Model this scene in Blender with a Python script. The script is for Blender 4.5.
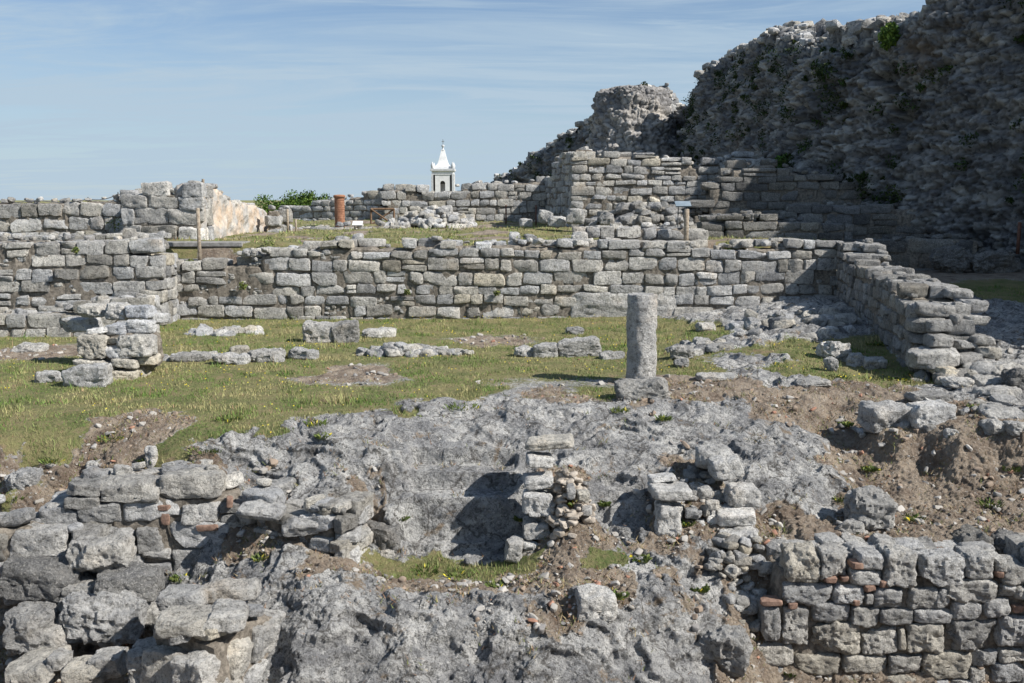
import bpy, math, random
import numpy as np
from math import radians as R
random.seed(7); rng = np.random.default_rng(11)
for o in list(bpy.data.objects): bpy.data.objects.remove(o)
S = bpy.context.scene; C = S.collection

# ------------------------------------------------------------------ camera, light, exposure
EYE = 2.94; F = 995.0; PITCH = math.atan(141.5/F)
cd = bpy.data.cameras.new('camera'); cam = bpy.data.objects.new('camera', cd); C.objects.link(cam)
cam.location = (0, 0, EYE); cam.rotation_euler = (math.pi/2-PITCH, 0, 0)
cd.sensor_width = 36; cd.lens = F*36/1024; cd.clip_start = .1; cd.clip_end = 5000
S.camera = cam
SUN_EL = R(41); SUN = np.array([.915, -.403])            # the sun stands to the right, a little behind the viewer
sd = np.array([SUN[0]*math.cos(SUN_EL), SUN[1]*math.cos(SUN_EL), math.sin(SUN_EL)]); sd /= np.linalg.norm(sd)
from mathutils import Vector
ld = bpy.data.lights.new('sun', 'SUN'); ld.energy = 5.0; ld.angle = R(.53); ld.color = (1, .955, .89)
lo = bpy.data.objects.new('sun', ld); C.objects.link(lo)
lo.rotation_euler = Vector(sd).to_track_quat('Z', 'Y').to_euler()
S.view_settings.view_transform = 'Standard'; S.view_settings.look = 'None'
S.view_settings.exposure = 0.48; S.view_settings.gamma = 1
S.render.resolution_x = 1024; S.render.resolution_y = 683
world = bpy.data.worlds.new('World'); S.world = world; world.use_nodes = True
def setup_world():
    nt = world.node_tree; nt.nodes.clear(); N = nt.nodes.new; L = nt.links.new
    out = N('ShaderNodeOutputWorld'); bg = N('ShaderNodeBackground'); bg.inputs[1].default_value = .068
    sky = N('ShaderNodeTexSky'); sky.sky_type = 'NISHITA'; sky.sun_disc = False
    sky.sun_elevation = SUN_EL; sky.sun_rotation = math.atan2(SUN[0], SUN[1])
    sky.air_density = 1.0; sky.dust_density = .25; sky.ozone_density = 3.0; sky.altitude = 200
    tc = N('ShaderNodeTexCoord'); sep = N('ShaderNodeSeparateXYZ'); L(tc.outputs['Generated'], sep.inputs[0])
    def math_(op, a, b):
        m = N('ShaderNodeMath'); m.operation = op
        for i, v in enumerate((a, b)):
            if v is None: continue
            if isinstance(v, (int, float)): m.inputs[i].default_value = v
            else: L(v, m.inputs[i])
        return m.outputs[0]
    zz = math_('ADD', math_('MAXIMUM', sep.outputs[2], 0.0), .07)
    u = math_('DIVIDE', sep.outputs[0], zz); v = math_('DIVIDE', sep.outputs[1], zz)
    cmb = N('ShaderNodeCombineXYZ'); L(u, cmb.inputs[0]); L(v, cmb.inputs[1])
    def noise(scale, det, dist, rot, sc):
        mp = N('ShaderNodeMapping'); mp.inputs['Rotation'].default_value = (0, 0, R(rot)); mp.inputs['Scale'].default_value = sc
        L(cmb.outputs[0], mp.inputs[0]); n = N('ShaderNodeTexNoise'); n.inputs['Scale'].default_value = scale
        n.inputs['Detail'].default_value = det; n.inputs['Distortion'].default_value = dist; n.inputs['Roughness'].default_value = .62
        L(mp.outputs[0], n.inputs['Vector']); return n.outputs[0]
    def ramp(f, a, b):
        m = N('ShaderNodeMapRange'); m.interpolation_type = 'SMOOTHSTEP'; m.inputs[1].default_value = a; m.inputs[2].default_value = b
        L(f, m.inputs[0]); return m.outputs[0]
    veil = ramp(noise(.8, 9, .9, 10, (.6, 1.5, 1)), .36, .72)
    streak = ramp(noise(1.1, 10, 1.2, 8, (.5, 1.5, 1)),   .48, .74)
    low = ramp(sep.outputs[2], .26, .0)
    cover = math_('MINIMUM', math_('ADD', math_('ADD', math_('MULTIPLY', veil, .62), math_('MULTIPLY', streak, .6)), math_('MULTIPLY', low, .75)), .95)
    tint = N('ShaderNodeMix'); tint.data_type = 'RGBA'; tint.blend_type = 'MULTIPLY'; tint.inputs[0].default_value = 1
    L(sky.outputs[0], tint.inputs[6]); tint.inputs[7].default_value = (.96, 1.03, 1.13, 1)
    mx = N('ShaderNodeMix'); mx.data_type = 'RGBA'; L(cover, mx.inputs[0]); L(tint.outputs[2], mx.inputs[6])
    mx.inputs[7].default_value = (4.9, 6.25, 7.5, 1)
    L(mx.outputs[2], bg.inputs[0]); L(bg.outputs[0], out.inputs[0])
setup_world()

# ------------------------------------------------------------------ pixel of the photograph -> point of the place
cp, sp = math.cos(PITCH), math.sin(PITCH)
def ray(px, py):
    a, b = (px-512)/F, (341.5-py)/F
    return a, cp+b*sp, -sp+b*cp
def W(px, py, y=None, z=None):
    dx, dy, dz = ray(px, py); s = y/dy if y is not None else (z-EYE)/dz
    return np.array([dx*s, dy*s, EYE+dz*s])

# ------------------------------------------------------------------ noise
prm = rng.permutation(256); prm = np.concatenate([prm, prm, prm]).astype(np.int32)
grd = rng.normal(size=(256, 3)).astype(np.float32); grd /= np.linalg.norm(grd, axis=1, keepdims=True)
def perlin(P):
    P = P.astype(np.float32); I = np.floor(P).astype(np.int32); f = P-I; I &= 255
    u = f*f*f*(f*(f*6-15)+10); out = np.zeros(len(P), np.float32)
    for i in (0, 1):
        wx = u[:, 0] if i else 1-u[:, 0]; a = prm[I[:, 0]+i]
        for j in (0, 1):
            wy = u[:, 1] if j else 1-u[:, 1]; b = prm[a+I[:, 1]+j]
            for k in (0, 1):
                wz = u[:, 2] if k else 1-u[:, 2]; g = grd[prm[b+I[:, 2]+k]]
                d = g[:, 0]*(f[:, 0]-i)+g[:, 1]*(f[:, 1]-j)+g[:, 2]*(f[:, 2]-k)
                out += wx*wy*wz*d
    return out*1.5
def fbm(P, o=4, g=.5, ridged=False):
    r = np.zeros(len(P), np.float32); a = 1.; Q = np.array(P, dtype=np.float32)
    for _ in range(o):
        n = perlin(Q); r += a*((1-2*np.abs(n)) if ridged else n); a *= g; Q = Q*2.03+17.31
    return r
def worley(U, V, seed=0):
    iu, iv = np.floor(U).astype(np.int64), np.floor(V).astype(np.int64)
    f1 = np.full(len(U), 9., np.float32); f2 = f1.copy(); idn = np.zeros(len(U), np.float32)
    for a in (-1, 0, 1):
        for b in (-1, 0, 1):
            cu, cv = iu+a, iv+b; h = (cu*73856093 ^ cv*19349663 ^ (seed*83492791+7)) & 0xffffff
            h = (h*1103515245+12345) & 0x7fffffff
            rx = ((h >> 4) & 1023)/1023.; ry = ((h >> 14) & 1023)/1023.
            d = np.hypot(cu+.1+.8*rx-U, cv+.1+.8*ry-V); n = d < f1
            f2 = np.where(n, f1, np.minimum(f2, d)); f1 = np.where(n, d, f1); idn = np.where(n, ((h >> 8) & 255)/255., idn)
    return f1, f2, idn
def sst(a, b, x):
    t = np.clip((x-a)/(b-a), 0, 1); return t*t*(3-2*t)

# ------------------------------------------------------------------ materials
def mat(name): 
    m = bpy.data.materials.new(name); m.use_nodes = True; return m, m.node_tree, m.node_tree.nodes['Principled BSDF']
class NB:
    def __init__(s, nt): s.nt = nt; s.N = nt.nodes.new; s.L = nt.links.new; g = s.N('ShaderNodeNewGeometry'); s.pos = g.outputs['Position']
    def noise(s, scale, det=6, rough=.6, dist=0, vec=None, sc=None):
        n = s.N('ShaderNodeTexNoise'); n.inputs['Scale'].default_value = scale; n.inputs['Detail'].default_value = det
        n.inputs['Roughness'].default_value = rough; n.inputs['Distortion'].default_value = dist; v = vec or s.pos
        if sc: mp = s.N('ShaderNodeMapping'); mp.inputs['Scale'].default_value = sc; s.L(v, mp.inputs[0]); v = mp.outputs[0]
        s.L(v, n.inputs['Vector']); return n.outputs[0]
    def vor(s, scale, feat='F1'):
        n = s.N('ShaderNodeTexVoronoi'); n.feature = feat; n.inputs['Scale'].default_value = scale; s.L(s.pos, n.inputs['Vector']); return n.outputs['Distance']
    def rng(s, f, a, b, c=0., d=1.):
        m = s.N('ShaderNodeMapRange'); m.interpolation_type = 'SMOOTHSTEP'
        for i, v in enumerate((a, b, c, d)): m.inputs[i+1].default_value = v
        s.L(f, m.inputs[0]); return m.outputs[0]
    def mix(s, f, a, b, bl='MIX'):
        m = s.N('ShaderNodeMix'); m.data_type = 'RGBA'; m.blend_type = bl
        for i, v in ((0, f), (6, a), (7, b)):
            if isinstance(v, (int, float)): m.inputs[i].default_value = v
            elif isinstance(v, tuple): m.inputs[i].default_value = (*v, 1)
            else: s.L(v, m.inputs[i])
        return m.outputs[2]
    def m(s, op, a, b=0.):
        m = s.N('ShaderNodeMath'); m.operation = op
        for i, v in enumerate((a, b)):
            if isinstance(v, (int, float)): m.inputs[i].default_value = v
            else: s.L(v, m.inputs[i])
        return m.outputs[0]
    def attr(s, n): a = s.N('ShaderNodeAttribute'); a.attribute_name = n; return a
    def bump(s, bsdf, h, st, dist):
        b = s.N('ShaderNodeBump'); b.inputs['Strength'].default_value = st; b.inputs['Distance'].default_value = dist
        s.L(h, b.inputs['Height']); s.L(b.outputs[0], bsdf.inputs['Normal'])
def rock_colour(b, k=1.0, lich=.62):
    c = b.mix(b.rng(b.noise(2.2, 9, .65, .4), .3, .7), (.25*k, .25*k, .25*k), (.50*k, .49*k, .465*k))
    c = b.mix(b.rng(b.noise(1.1, 6, .6), .54, .74, 0, .5), c, (.36*k, .28*k, .19*k))
    c = b.mix(b.rng(b.noise(11, 10, .82), .40, .50, .72, 0), c, (.12, .119, .112))
    c = b.mix(b.rng(b.noise(21, 8, .85), .41, .48, .6, 0), c, (.08, .078, .072))
    c = b.mix(b.rng(b.noise(7, 9, .75), lich-.05, lich+.07, 0, .75), c, (.68, .67, .64))
    c = b.mix(b.rng(b.noise(38, 5, .7), .5, .66, 0, .65), c, (.55, .53, .49))
    c = b.mix(b.rng(b.noise(70, 4, .7), .3, .44, .45, 0), c, (.05, .05, .048))
    return c
def stone_mat(name, k=1.0, lich=.62, bs=.75):
    m, nt, p = mat(name); b = NB(nt); c = rock_colour(b, k, lich)
    c = b.mix(1., c, b.attr('tint').outputs['Color'], 'MULTIPLY'); nt.links.new(c, p.inputs['Base Color'])
    p.inputs['Roughness'].default_value = .93; p.inputs['Specular IOR Level'].default_value = .2
    h = b.m('ADD', b.noise(28, 9, .75), b.m('MULTIPLY', b.noise(9, 7, .7), 1.3)); b.bump(p, h, 1.0, .07); return m
M = {}
M['stone'] = stone_mat('weathered_limestone', 1.42, .59)
M['grey_and_shade_stone'] = stone_mat('dull_and_shade_limestone', .95, .62)  # rubble heap's own tone; on the cross wall, shade put into the colour
M['palestone'] = stone_mat('pale_limestone', 1.5, .57)

M['darkstone'] = stone_mat('dark_and_shade_limestone', .62, .70)  # own tone of dark boulders; on the stepped walls, shade painted into colour
def simple(name, c1, c2, sc=12, rough=.9, bump=.4, tint=False):
    m, nt, p = mat(name); b = NB(nt); c = b.mix(b.rng(b.noise(sc, 8, .65), .32, .68), c1, c2)
    if tint: c = b.mix(1., c, b.attr('tint').outputs['Color'], 'MULTIPLY')
    nt.links.new(c, p.inputs['Base Color']); p.inputs['Roughness'].default_value = rough; p.inputs['Specular IOR Level'].default_value = .25
    if bump: b.bump(p, b.noise(sc*3, 8, .7), bump, .03)
    return m
M['tanstone'] = simple('tan_mortar_stone', (.25, .215, .175), (.46, .41, .35), 10)
M['mortar'] = simple('earthy_mortar', (.11, .096, .078), (.30, .265, .22), 14, bump=.9)
M['brick'] = simple('roman_brick', (.16, .10, .075), (.31, .205, .155), 20)
M['tile'] = simple('terracotta', (.24, .115, .07), (.40, .21, .13), 9)
M['wood'] = simple('weathered_wood', (.20, .16, .12), (.42, .36, .28), 16)
M['rustwood'] = simple('brown_timber', (.13, .08, .05), (.24, .16, .10), 16)
M['concrete'] = simple('old_concrete', (.17, .165, .155), (.33, .32, .30), 7)
M['metal'] = simple('grey_metal', (.11, .11, .11), (.2, .2, .2), 20, .5, 0)
M['rust'] = simple('rusty_metal', (.09, .045, .032), (.19, .09, .06), 20, .7, 0)
M['whitepaint'] = simple('white_render', (.60, .60, .60), (.76, .76, .75), 1.0, .8, .1)
M['greytrim'] = simple('grey_stone_trim', (.42, .43, .44), (.58, .59, .60), 3, .8, .1)
M['darkvoid'] = simple('dark_interior', (.02, .02, .02), (.04, .04, .04), 3, .9, 0)
M['sign'] = simple('sign_panel', (.62, .63, .64), (.75, .76, .77), 5, .4, 0)
M['bluesign'] = simple('blue_sign_panel', (.17, .22, .26), (.25, .30, .34), 5, .4, 0)
M['leaf'] = simple('leaf', (.045, .085, .02), (.11, .17, .04), 30, .6, 0, True)
M['bark'] = simple('bark', (.09, .07, .05), (.2, .16, .12), 20)
def plaster():
    m, nt, p = mat('ochre_plaster'); b = NB(nt)
    c = b.mix(b.rng(b.noise(1.6, 8, .6), .38, .62), (.40, .39, .37), (.56, .44, .33))
    c = b.mix(b.rng(b.noise(3.5, 8, .7), .52, .66), c, (.60, .55, .47)); c = b.mix(b.rng(b.noise(12, 8, .7), .33, .45, .7, 0), c, (.14, .13, .11))
    nt.links.new(c, p.inputs['Base Color']); p.inputs['Roughness'].default_value = .95; b.bump(p, b.noise(8, 10, .7), .8, .08); return m
M['plaster'] = plaster()
def ground_mat():
    m, nt, p = mat('ground_cover'); b = NB(nt); sep = b.N('ShaderNodeSeparateColor'); b.L(b.attr('mask').outputs['Color'], sep.inputs[0])
    g, s = sep.outputs[0], sep.outputs[1]
    gr = b.mix(b.rng(b.noise(1.3, 8, .65), .36, .64), (.13, .165, .055), (.28, .26, .12))
    gr = b.mix(b.rng(b.noise(14, 8, .7), .4, .68, 0, .8), gr, (.27, .22, .12))
    gr = b.mix(b.rng(b.noise(2.6, 9, .75), .54, .66, 0, .85), gr, (.30, .22, .14))
    so = b.mix(b.rng(b.noise(3, 9, .65), .33, .66), (.19, .145, .11), (.40, .33, .255))
    so = b.mix(b.rng(b.noise(30, 6, .7), .54, .66), so, (.40, .37, .33)); so = b.mix(b.rng(b.noise(22, 6, .7), .32, .44, .8, 0), so, (.075, .055, .04))
    so = b.mix(b.rng(b.noise(6, 9, .75), .60, .70, 0, .7), so, (.12, .12, .045))
    rn = b.N('ShaderNodeMapping'); rn.inputs['Rotation'].default_value = (0, 0, R(-38)); b.L(b.pos, rn.inputs[0]); rot_ = rn.outputs[0]
    ro = b.mix(b.rng(b.noise(1.6, 9, .7, .3, None, (1, 1.5, 2)), .36, .64), (.29, .29, .292), (.64, .63, .60))
    ro = b.mix(b.rng(b.noise(.9, 10, .75, .5), .50, .62, 0, .55), ro, (.19, .19, .195))
    ro = b.mix(b.rng(b.noise(3.2, 11, .82, .8, rot_, (2.6, .9, 1.4)), .40, .51, .75, 0), ro, (.17, .17, .172))
    ro = b.mix(b.rng(b.noise(17, 9, .8), .54, .64, 0, .75), ro, (.70, .69, .66))
    ro = b.mix(b.rng(b.noise(13, 9, .85), .42, .48, .85, 0), ro, (.08, .078, .073))
    ro = b.mix(b.rng(b.noise(45, 5, .8), .39, .47, .55, 0), ro, (.05, .05, .048))
    w_ = b.N('ShaderNodeVectorMath'); w_.operation = 'ADD'; wn = b.N('ShaderNodeTexNoise'); wn.inputs['Scale'].default_value = 2.5; wn.inputs['Detail'].default_value = 6; b.L(b.pos, wn.inputs['Vector']); b.L(b.pos, w_.inputs[0]); b.L(wn.outputs['Color'], w_.inputs[1])
    vo = b.N('ShaderNodeTexVoronoi'); vo.feature = 'DISTANCE_TO_EDGE'; vo.inputs['Scale'].default_value = .75; b.L(w_.outputs[0], vo.inputs['Vector'])
    ro = b.mix(b.rng(vo.outputs['Distance'], .004, .022, .6, 0), ro, (.055, .048, .04))
    ro = b.mix(b.rng(b.noise(8, 9, .78), .63, .69, 0, .6), ro, (.70, .69, .66))
    ro = b.mix(b.rng(b.noise(2.7, 9, .75, .5), .57, .66, 0, .8), ro, (.27, .20, .13))
    n = b.noise(22, 8, .75); n2 = b.m('MULTIPLY', b.m('SUBTRACT', n, .5), .9)
    c = b.mix(b.rng(b.m('ADD', s, n2), .42, .58), ro, so); c = b.mix(b.rng(b.m('ADD', g, n2), .42, .58), c, gr)
    nt.links.new(c, p.inputs['Base Color']); p.inputs['Roughness'].default_value = .95; p.inputs['Specular IOR Level'].default_value = .2
    h = b.m('ADD', b.noise(26, 10, .72), b.m('MULTIPLY', b.noise(8, 8, .7, .4), 1.3)); b.bump(p, h, 1.0, .07); return m
M['ground'] = ground_mat()
def cliff_mat():
    m, nt, p = mat('rubble_core_masonry'); b = NB(nt)
    c = b.mix(b.rng(b.noise(.5, 8, .6), .35, .65), (.17, .175, .185), (.35, .35, .345))
    c = b.mix(1., c, b.attr('tint').outputs['Color'], 'MULTIPLY')
    c = b.mix(b.rng(b.noise(6, 9, .75), .60, .72, 0, .7), c, (.50, .49, .46)); c = b.mix(b.rng(b.noise(4, 9, .75), .34, .48, .8, 0), c, (.045, .045, .04))
    c = b.mix(b.rng(b.noise(.35, 9, .75), .54, .70, 0, .6), c, (.22, .165, .115))
    c = b.mix(b.rng(b.noise(2.2, 9, .8), .60, .66, 0, .75), c, (.05, .065, .03))
    nt.links.new(c, p.inputs['Base Color']); p.inputs['Roughness'].default_value = .95; p.inputs['Specular IOR Level'].default_value = .15
    b.bump(p, b.noise(7, 12, .75), .9, .15); return m
M['cliff'] = cliff_mat()
def attr_mat(name, rough=.7):
    m, nt, p = mat(name); b = NB(nt); nt.links.new(b.attr('tint').outputs['Color'], p.inputs['Base Color'])
    p.inputs['Roughness'].default_value = rough; p.inputs['Specular IOR Level'].default_value = .2; return m
M['blade'] = attr_mat('blades'); M['pebble'] = attr_mat('pebbles', .95)

# ------------------------------------------------------------------ mesh helpers
def mk(name, V, Fq, m, parent=None, tint=None, smooth=True, attr='tint', loc=None):
    V = np.asarray(V, np.float32); Fq = np.asarray(Fq, np.int32); me = bpy.data.meshes.new(name)
    n = Fq.shape[1]; me.vertices.add(len(V)); me.vertices.foreach_set('co', V.ravel())
    me.loops.add(Fq.size); me.loops.foreach_set('vertex_index', Fq.ravel())
    me.polygons.add(len(Fq)); me.polygons.foreach_set('loop_start', np.arange(0, Fq.size, n, dtype=np.int32))
    me.polygons.foreach_set('use_smooth', np.full(len(Fq), smooth)); me.update(calc_edges=True); me.validate()
    if tint is not None:
        a = me.color_attributes.new(attr, 'FLOAT_COLOR', 'POINT'); t = np.ones((len(V), 4), np.float32); t[:, :3] = tint; a.data.foreach_set('color', t.ravel())
    me.materials.append(m if not isinstance(m, str) else M[m])
    o = bpy.data.objects.new(name, me); C.objects.link(o)
    if parent: o.parent = parent
    return o
def tag(o, label=None, cat=None, group=None, kind=None):
    if cat and not kind: kind = 'thing'
    if label: o['label'] = label
    if cat: o['category'] = cat
    if group: o['group'] = group
    if kind: o['kind'] = kind
    return o
def thing(name, label, cat, group=None, loc=(0, 0, 0)):
    e = bpy.data.objects.new(name, None); C.objects.link(e); e.empty_display_size = .2; e.location = loc
    return tag(e, label, cat, group)
_tpl = {}
def cube_tpl(n):
    if n in _tpl: return _tpl[n]
    g = np.linspace(-1, 1, n+1); V = []; Q = []; idx = {}
    def vid(p):
        k = tuple(np.round(p, 5)); 
        if k not in idx: idx[k] = len(V); V.append(p)
        return idx[k]
    for ax in range(3):
        for sg in (-1, 1):
            a1, a2 = (ax+1) % 3, (ax+2) % 3
            for i in range(n):
                for j in range(n):
                    q = []
                    for (u, v) in ((i, j), (i+1, j), (i+1, j+1), (i, j+1)):
                        p = [0, 0, 0]; p[ax] = sg; p[a1] = g[u]; p[a2] = g[v]; q.append(vid(tuple(p)))
                    Q.append(q if sg > 0 else q[::-1])
    _tpl[n] = (np.array(V, np.float64), np.array(Q)); return _tpl[n]
class Stones:
    """many stones collected into ONE mesh"""
    def __init__(s, r=None): s.V = []; s.F = []; s.N = []; s.A = []; s.O = []; s.T = []; s.n = 0; s.r = r or rng
    def add(s, c, dim, rz=0., tilt=(0, 0), n=6, k=6, cuts=2, corner=.1, amp=.06, tint=(1, 1, 1), frame=None):
        r = s.r; V, Q = cube_tpl(n); P = V/((np.abs(V)**k).sum(1)**(1/k))[:, None]
        dim = np.array(dim)/2.
        for _ in range(cuts):
            d = r.normal(size=3); d /= np.linalg.norm(d); sup = (P@d).max(); lim = sup*r.uniform(.70, .93); ov = np.maximum(P@d-lim, 0); P = P-ov[:, None]*d
        off = r.uniform(-corner, corner, (2, 2, 2, 3)); w = (P+1)/2
        for i in (0, 1):
            for j in (0, 1):
                for kk in (0, 1):
                    ww = (w[:, 0] if i else 1-w[:, 0])*(w[:, 1] if j else 1-w[:, 1])*(w[:, 2] if kk else 1-w[:, 2]); P = P+ww[:, None]*off[i, j, kk]
        Nn = P.copy(); P = P*dim; Nn = Nn/np.maximum(dim, .02)*dim.min(); Nn /= np.linalg.norm(Nn, axis=1, keepdims=True)+1e-9
        cz, sz = math.cos(rz), math.sin(rz); cx, sx = math.cos(tilt[0]), math.sin(tilt[0]); cy, sy = math.cos(tilt[1]), math.sin(tilt[1])
        Rm = np.array([[cz, -sz, 0], [sz, cz, 0], [0, 0, 1]])@np.array([[cy, 0, sy], [0, 1, 0], [-sy, 0, cy]])@np.array([[1, 0, 0], [0, cx, -sx], [0, sx, cx]])
        if frame is not None: Rm = frame@Rm
        s.V.append(P@Rm.T+np.array(c)); s.N.append(Nn@Rm.T); s.A.append(np.full(len(P), amp*min(dim.min()*2, .5))); s.O.append(P+r.uniform(0, 90, 3))
        s.T.append(np.tile(np.array(tint, float), (len(P), 1))); s.F.append(Q+s.n); s.n += len(P)
    def build(s, name, m, parent=None, freq=4., octv=4, sharp=30):
        if not s.V: return None
        V = np.concatenate(s.V); N_ = np.concatenate(s.N); A = np.concatenate(s.A); O = np.concatenate(s.O)
        lump = fbm(O*freq, octv, .55); pit = np.minimum(fbm(O*freq*3.1+31, 3, .6), .1)
        V = V+N_*(A*(lump*1.2+pit*.9))[:, None]
        o = mk(name, V, np.concatenate(s.F), m, parent, np.concatenate(s.T)); o.data.set_sharp_from_angle(angle=R(sharp)); return o
def rtint(r=rng, v=.2, warm=.10):
    b = 1+r.uniform(-v, v)
    if r.random() < .13: b *= .72
    if r.random() < .12: b *= 1.22
    w = r.uniform(-.6, 1)*warm*.7
    if r.random() < .07: w += .08
    return (b*(1+w*.5), b, b*(1-w))
def boxV(x0, x1, y0, y1, z0, z1):
    V = [(x, y, z) for x in (x0, x1) for y in (y0, y1) for z in (z0, z1)]
    return V, [(0, 1, 3, 2), (4, 6, 7, 5), (0, 4, 5, 1), (2, 3, 7, 6), (0, 2, 6, 4), (1, 5, 7, 3)]
class MB:
    def __init__(s): s.V = []; s.F = []
    def box(s, x0, x1, y0, y1, z0, z1):
        V, Fc = boxV(x0, x1, y0, y1, z0, z1); n = len(s.V); s.V += V; s.F += [tuple(i+n for i in f) for f in Fc]
    def lathe(s, c, prof, n=12, rot=0., cap=True):
        b = len(s.V)
        for (r, z) in prof:
            for i in range(n): a = rot+2*math.pi*i/n; s.V.append((c[0]+r*math.cos(a), c[1]+r*math.sin(a), c[2]+z))
        for j in range(len(prof)-1):
            for i in range(n): i2 = (i+1) % n; s.F.append((b+j*n+i, b+j*n+i2, b+(j+1)*n+i2, b+(j+1)*n+i))
    def tube(s, a, b, r, n=6):
        a = Vector(a); b = Vector(b); d = (b-a).normalized(); u = d.orthogonal().normalized(); v = d.cross(u); k = len(s.V)
        for p in (a, b):
            for i in range(n): t = 2*math.pi*i/n; s.V.append(tuple(p+u*r*math.cos(t)+v*r*math.sin(t)))
        for i in range(n): i2 = (i+1) % n; s.F.append((k+i, k+i2, k+n+i2, k+n+i))
        # close both ends with quads
        for e in (0, n):
            for i in range(1, n-2, 2): q = (k+e, k+e+i, k+e+i+1, k+e+i+2); s.F.append(q[::-1] if e == 0 else q)
    def poly(s, pts, y0, y1, axis='y'):
        pass
    def build(s, name, m, parent=None, smooth=False, bevel=0):
        o = mk(name, s.V, s.F, m, parent, None, smooth)
        if bevel: b = o.modifiers.new('bevel', 'BEVEL'); b.width = bevel; b.segments = 2; b.limit_method = 'ANGLE'
        return o

# ------------------------------------------------------------------ terrain
# anchors: pixel x, pixel y, height of the ground there, cover (g grass, s soil, r rock)
A_ = []
def an(l):
    for px, py, z, c in l: p = W(px, py, z=z); A_.append((p[0], p[1], z, c))
for px in (-500, -250, 0, 150, 300, 450, 600):
    for py in (328, 345, 370, 395): an([(px, py, 0, 'g')])
for px in (-500, -250, 0, 100, 200, 300, 360): an([(px, 408, 0, 'g')])
an([(345, 374, .0, 's'), (575, 398, .0, 's'), (480, 343, .0, 's'), (20, 352, 0, 's'), (420, 352, .02, 'g'), (220, 340, 0, 'g'), (320, 350, 0, 'g'), (500, 350, 0, 'g'),
    (660, 330, .0, 'g'), (700, 335, .08, 'g'), (700, 350, .12, 'g'), (680, 345, .05, 'g'), (690, 370, .08, 'g'), (720, 318, .15, 'r'), (740, 345, .2, 'r'), (780, 300, .5, 'r'), (830, 305, .5, 'r'), (750, 365, .12, 'r'), (780, 350, .28, 'g'), (800, 330, .4, 'r'),
    (800, 372, .15, 'g'), (850, 350, .22, 'g'), (840, 375, .1, 'g'), (870, 380, .1, 'g'), (880, 358, .2, 'g'), (920, 382, .1, 'g'), (960, 388, .12, 'r'), (1000, 395, .15, 'r'), (1060, 395, .15, 'r'), (1200, 395, .15, 'g'), (660, 385, .03, 's'), (720, 385, .08, 's'), (780, 385, .08, 'r'), (900, 395, .08, 's'),
    (640, 398, .03, 's'), (700, 396, .05, 's'), (760, 396, .06, 's'), (820, 396, .07, 's'), (860, 402, .05, 's'), (800, 410, -.08, 's'), (840, 412, -.12, 's'), (720, 408, -.03, 'r')])
# soil bank on the right
an([(862, 425, -.28, 's'), (855, 450, -.48, 's'), (880, 432, -.18, 's'), (900, 433, -.14, 's'), (940, 433, -.12, 's'), (880, 462, -.55, 's'), (920, 470, -.60, 's'), (960, 440, -.14, 's'), (955, 485, -.68, 's'), (990, 432, -.08, 's'), (1000, 470, -.50, 's'), (1024, 430, .0, 's'), (1024, 480, -.6, 's'),
    (1100, 430, .0, 's'), (1100, 500, -.7, 's'), (1250, 430, 0, 'g'), (1250, 520, -.9, 's'), (860, 490, -.70, 's'), (900, 510, -.85, 's'), (960, 518, -.85, 's'), (1024, 525, -.88, 's'), (1100, 540, -.92, 's'), (930, 540, -.93, 's'), (860, 540, -.93, 's'), (800, 536, -.92, 's'), (1000, 542, -.93, 's'), (1024, 410, .1, 'r'), (960, 412, .08, 's')])
# bedrock outcrop
an([(430, 406, .04, 'r'), (520, 408, .02, 'r'), (600, 408, .02, 'r'), (680, 408, .0, 'r'), (380, 412, .02, 'r'), (300, 428, .0, 'r'), (225, 440, -.1, 'r'), (400, 412, .0, 'g'), (250, 425, -.03, 'g'), (200, 430, -.05, 'g'), (200, 455, -.22, 's'), (220, 470, -.35, 's'),
    (300, 450, -.2, 'r'), (350, 440, -.12, 'r'), (400, 440, -.17, 'r'), (450, 440, -.2, 'r'), (500, 440, -.22, 'r'), (560, 440, -.22, 'r'), (620, 440, -.22, 'r'), (700, 440, -.22, 'r'), (760, 440, -.22, 'r'), (810, 440, -.25, 'r'), (830, 465, -.42, 'r'), (845, 475, -.62, 's'),
    (250, 470, -.4, 'r'), (260, 500, -.68, 'r'), (300, 500, -.62, 'r'), (340, 480, -.42, 'r'), (350, 510, -.72, 'r'), (385, 470, -.38, 'r'), (390, 510, -.78, 'r'), (420, 474, -.48, 'r'), (510, 474, -.48, 'r'), (460, 474, -.48, 'r'), (460, 470, -.44, 'r'),
    (420, 485, -.60, 'r'), (510, 485, -.60, 'r'), (460, 485, -.60, 'r'), (410, 496, -.66, 'r'), (460, 497, -.66, 'r'), (512, 497, -.66, 'r'), (410, 540, -1.20, 'r'), (460, 545, -1.24, 'r'), (510, 545, -1.22, 'r'), (380, 545, -1.16, 'r')])
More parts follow.
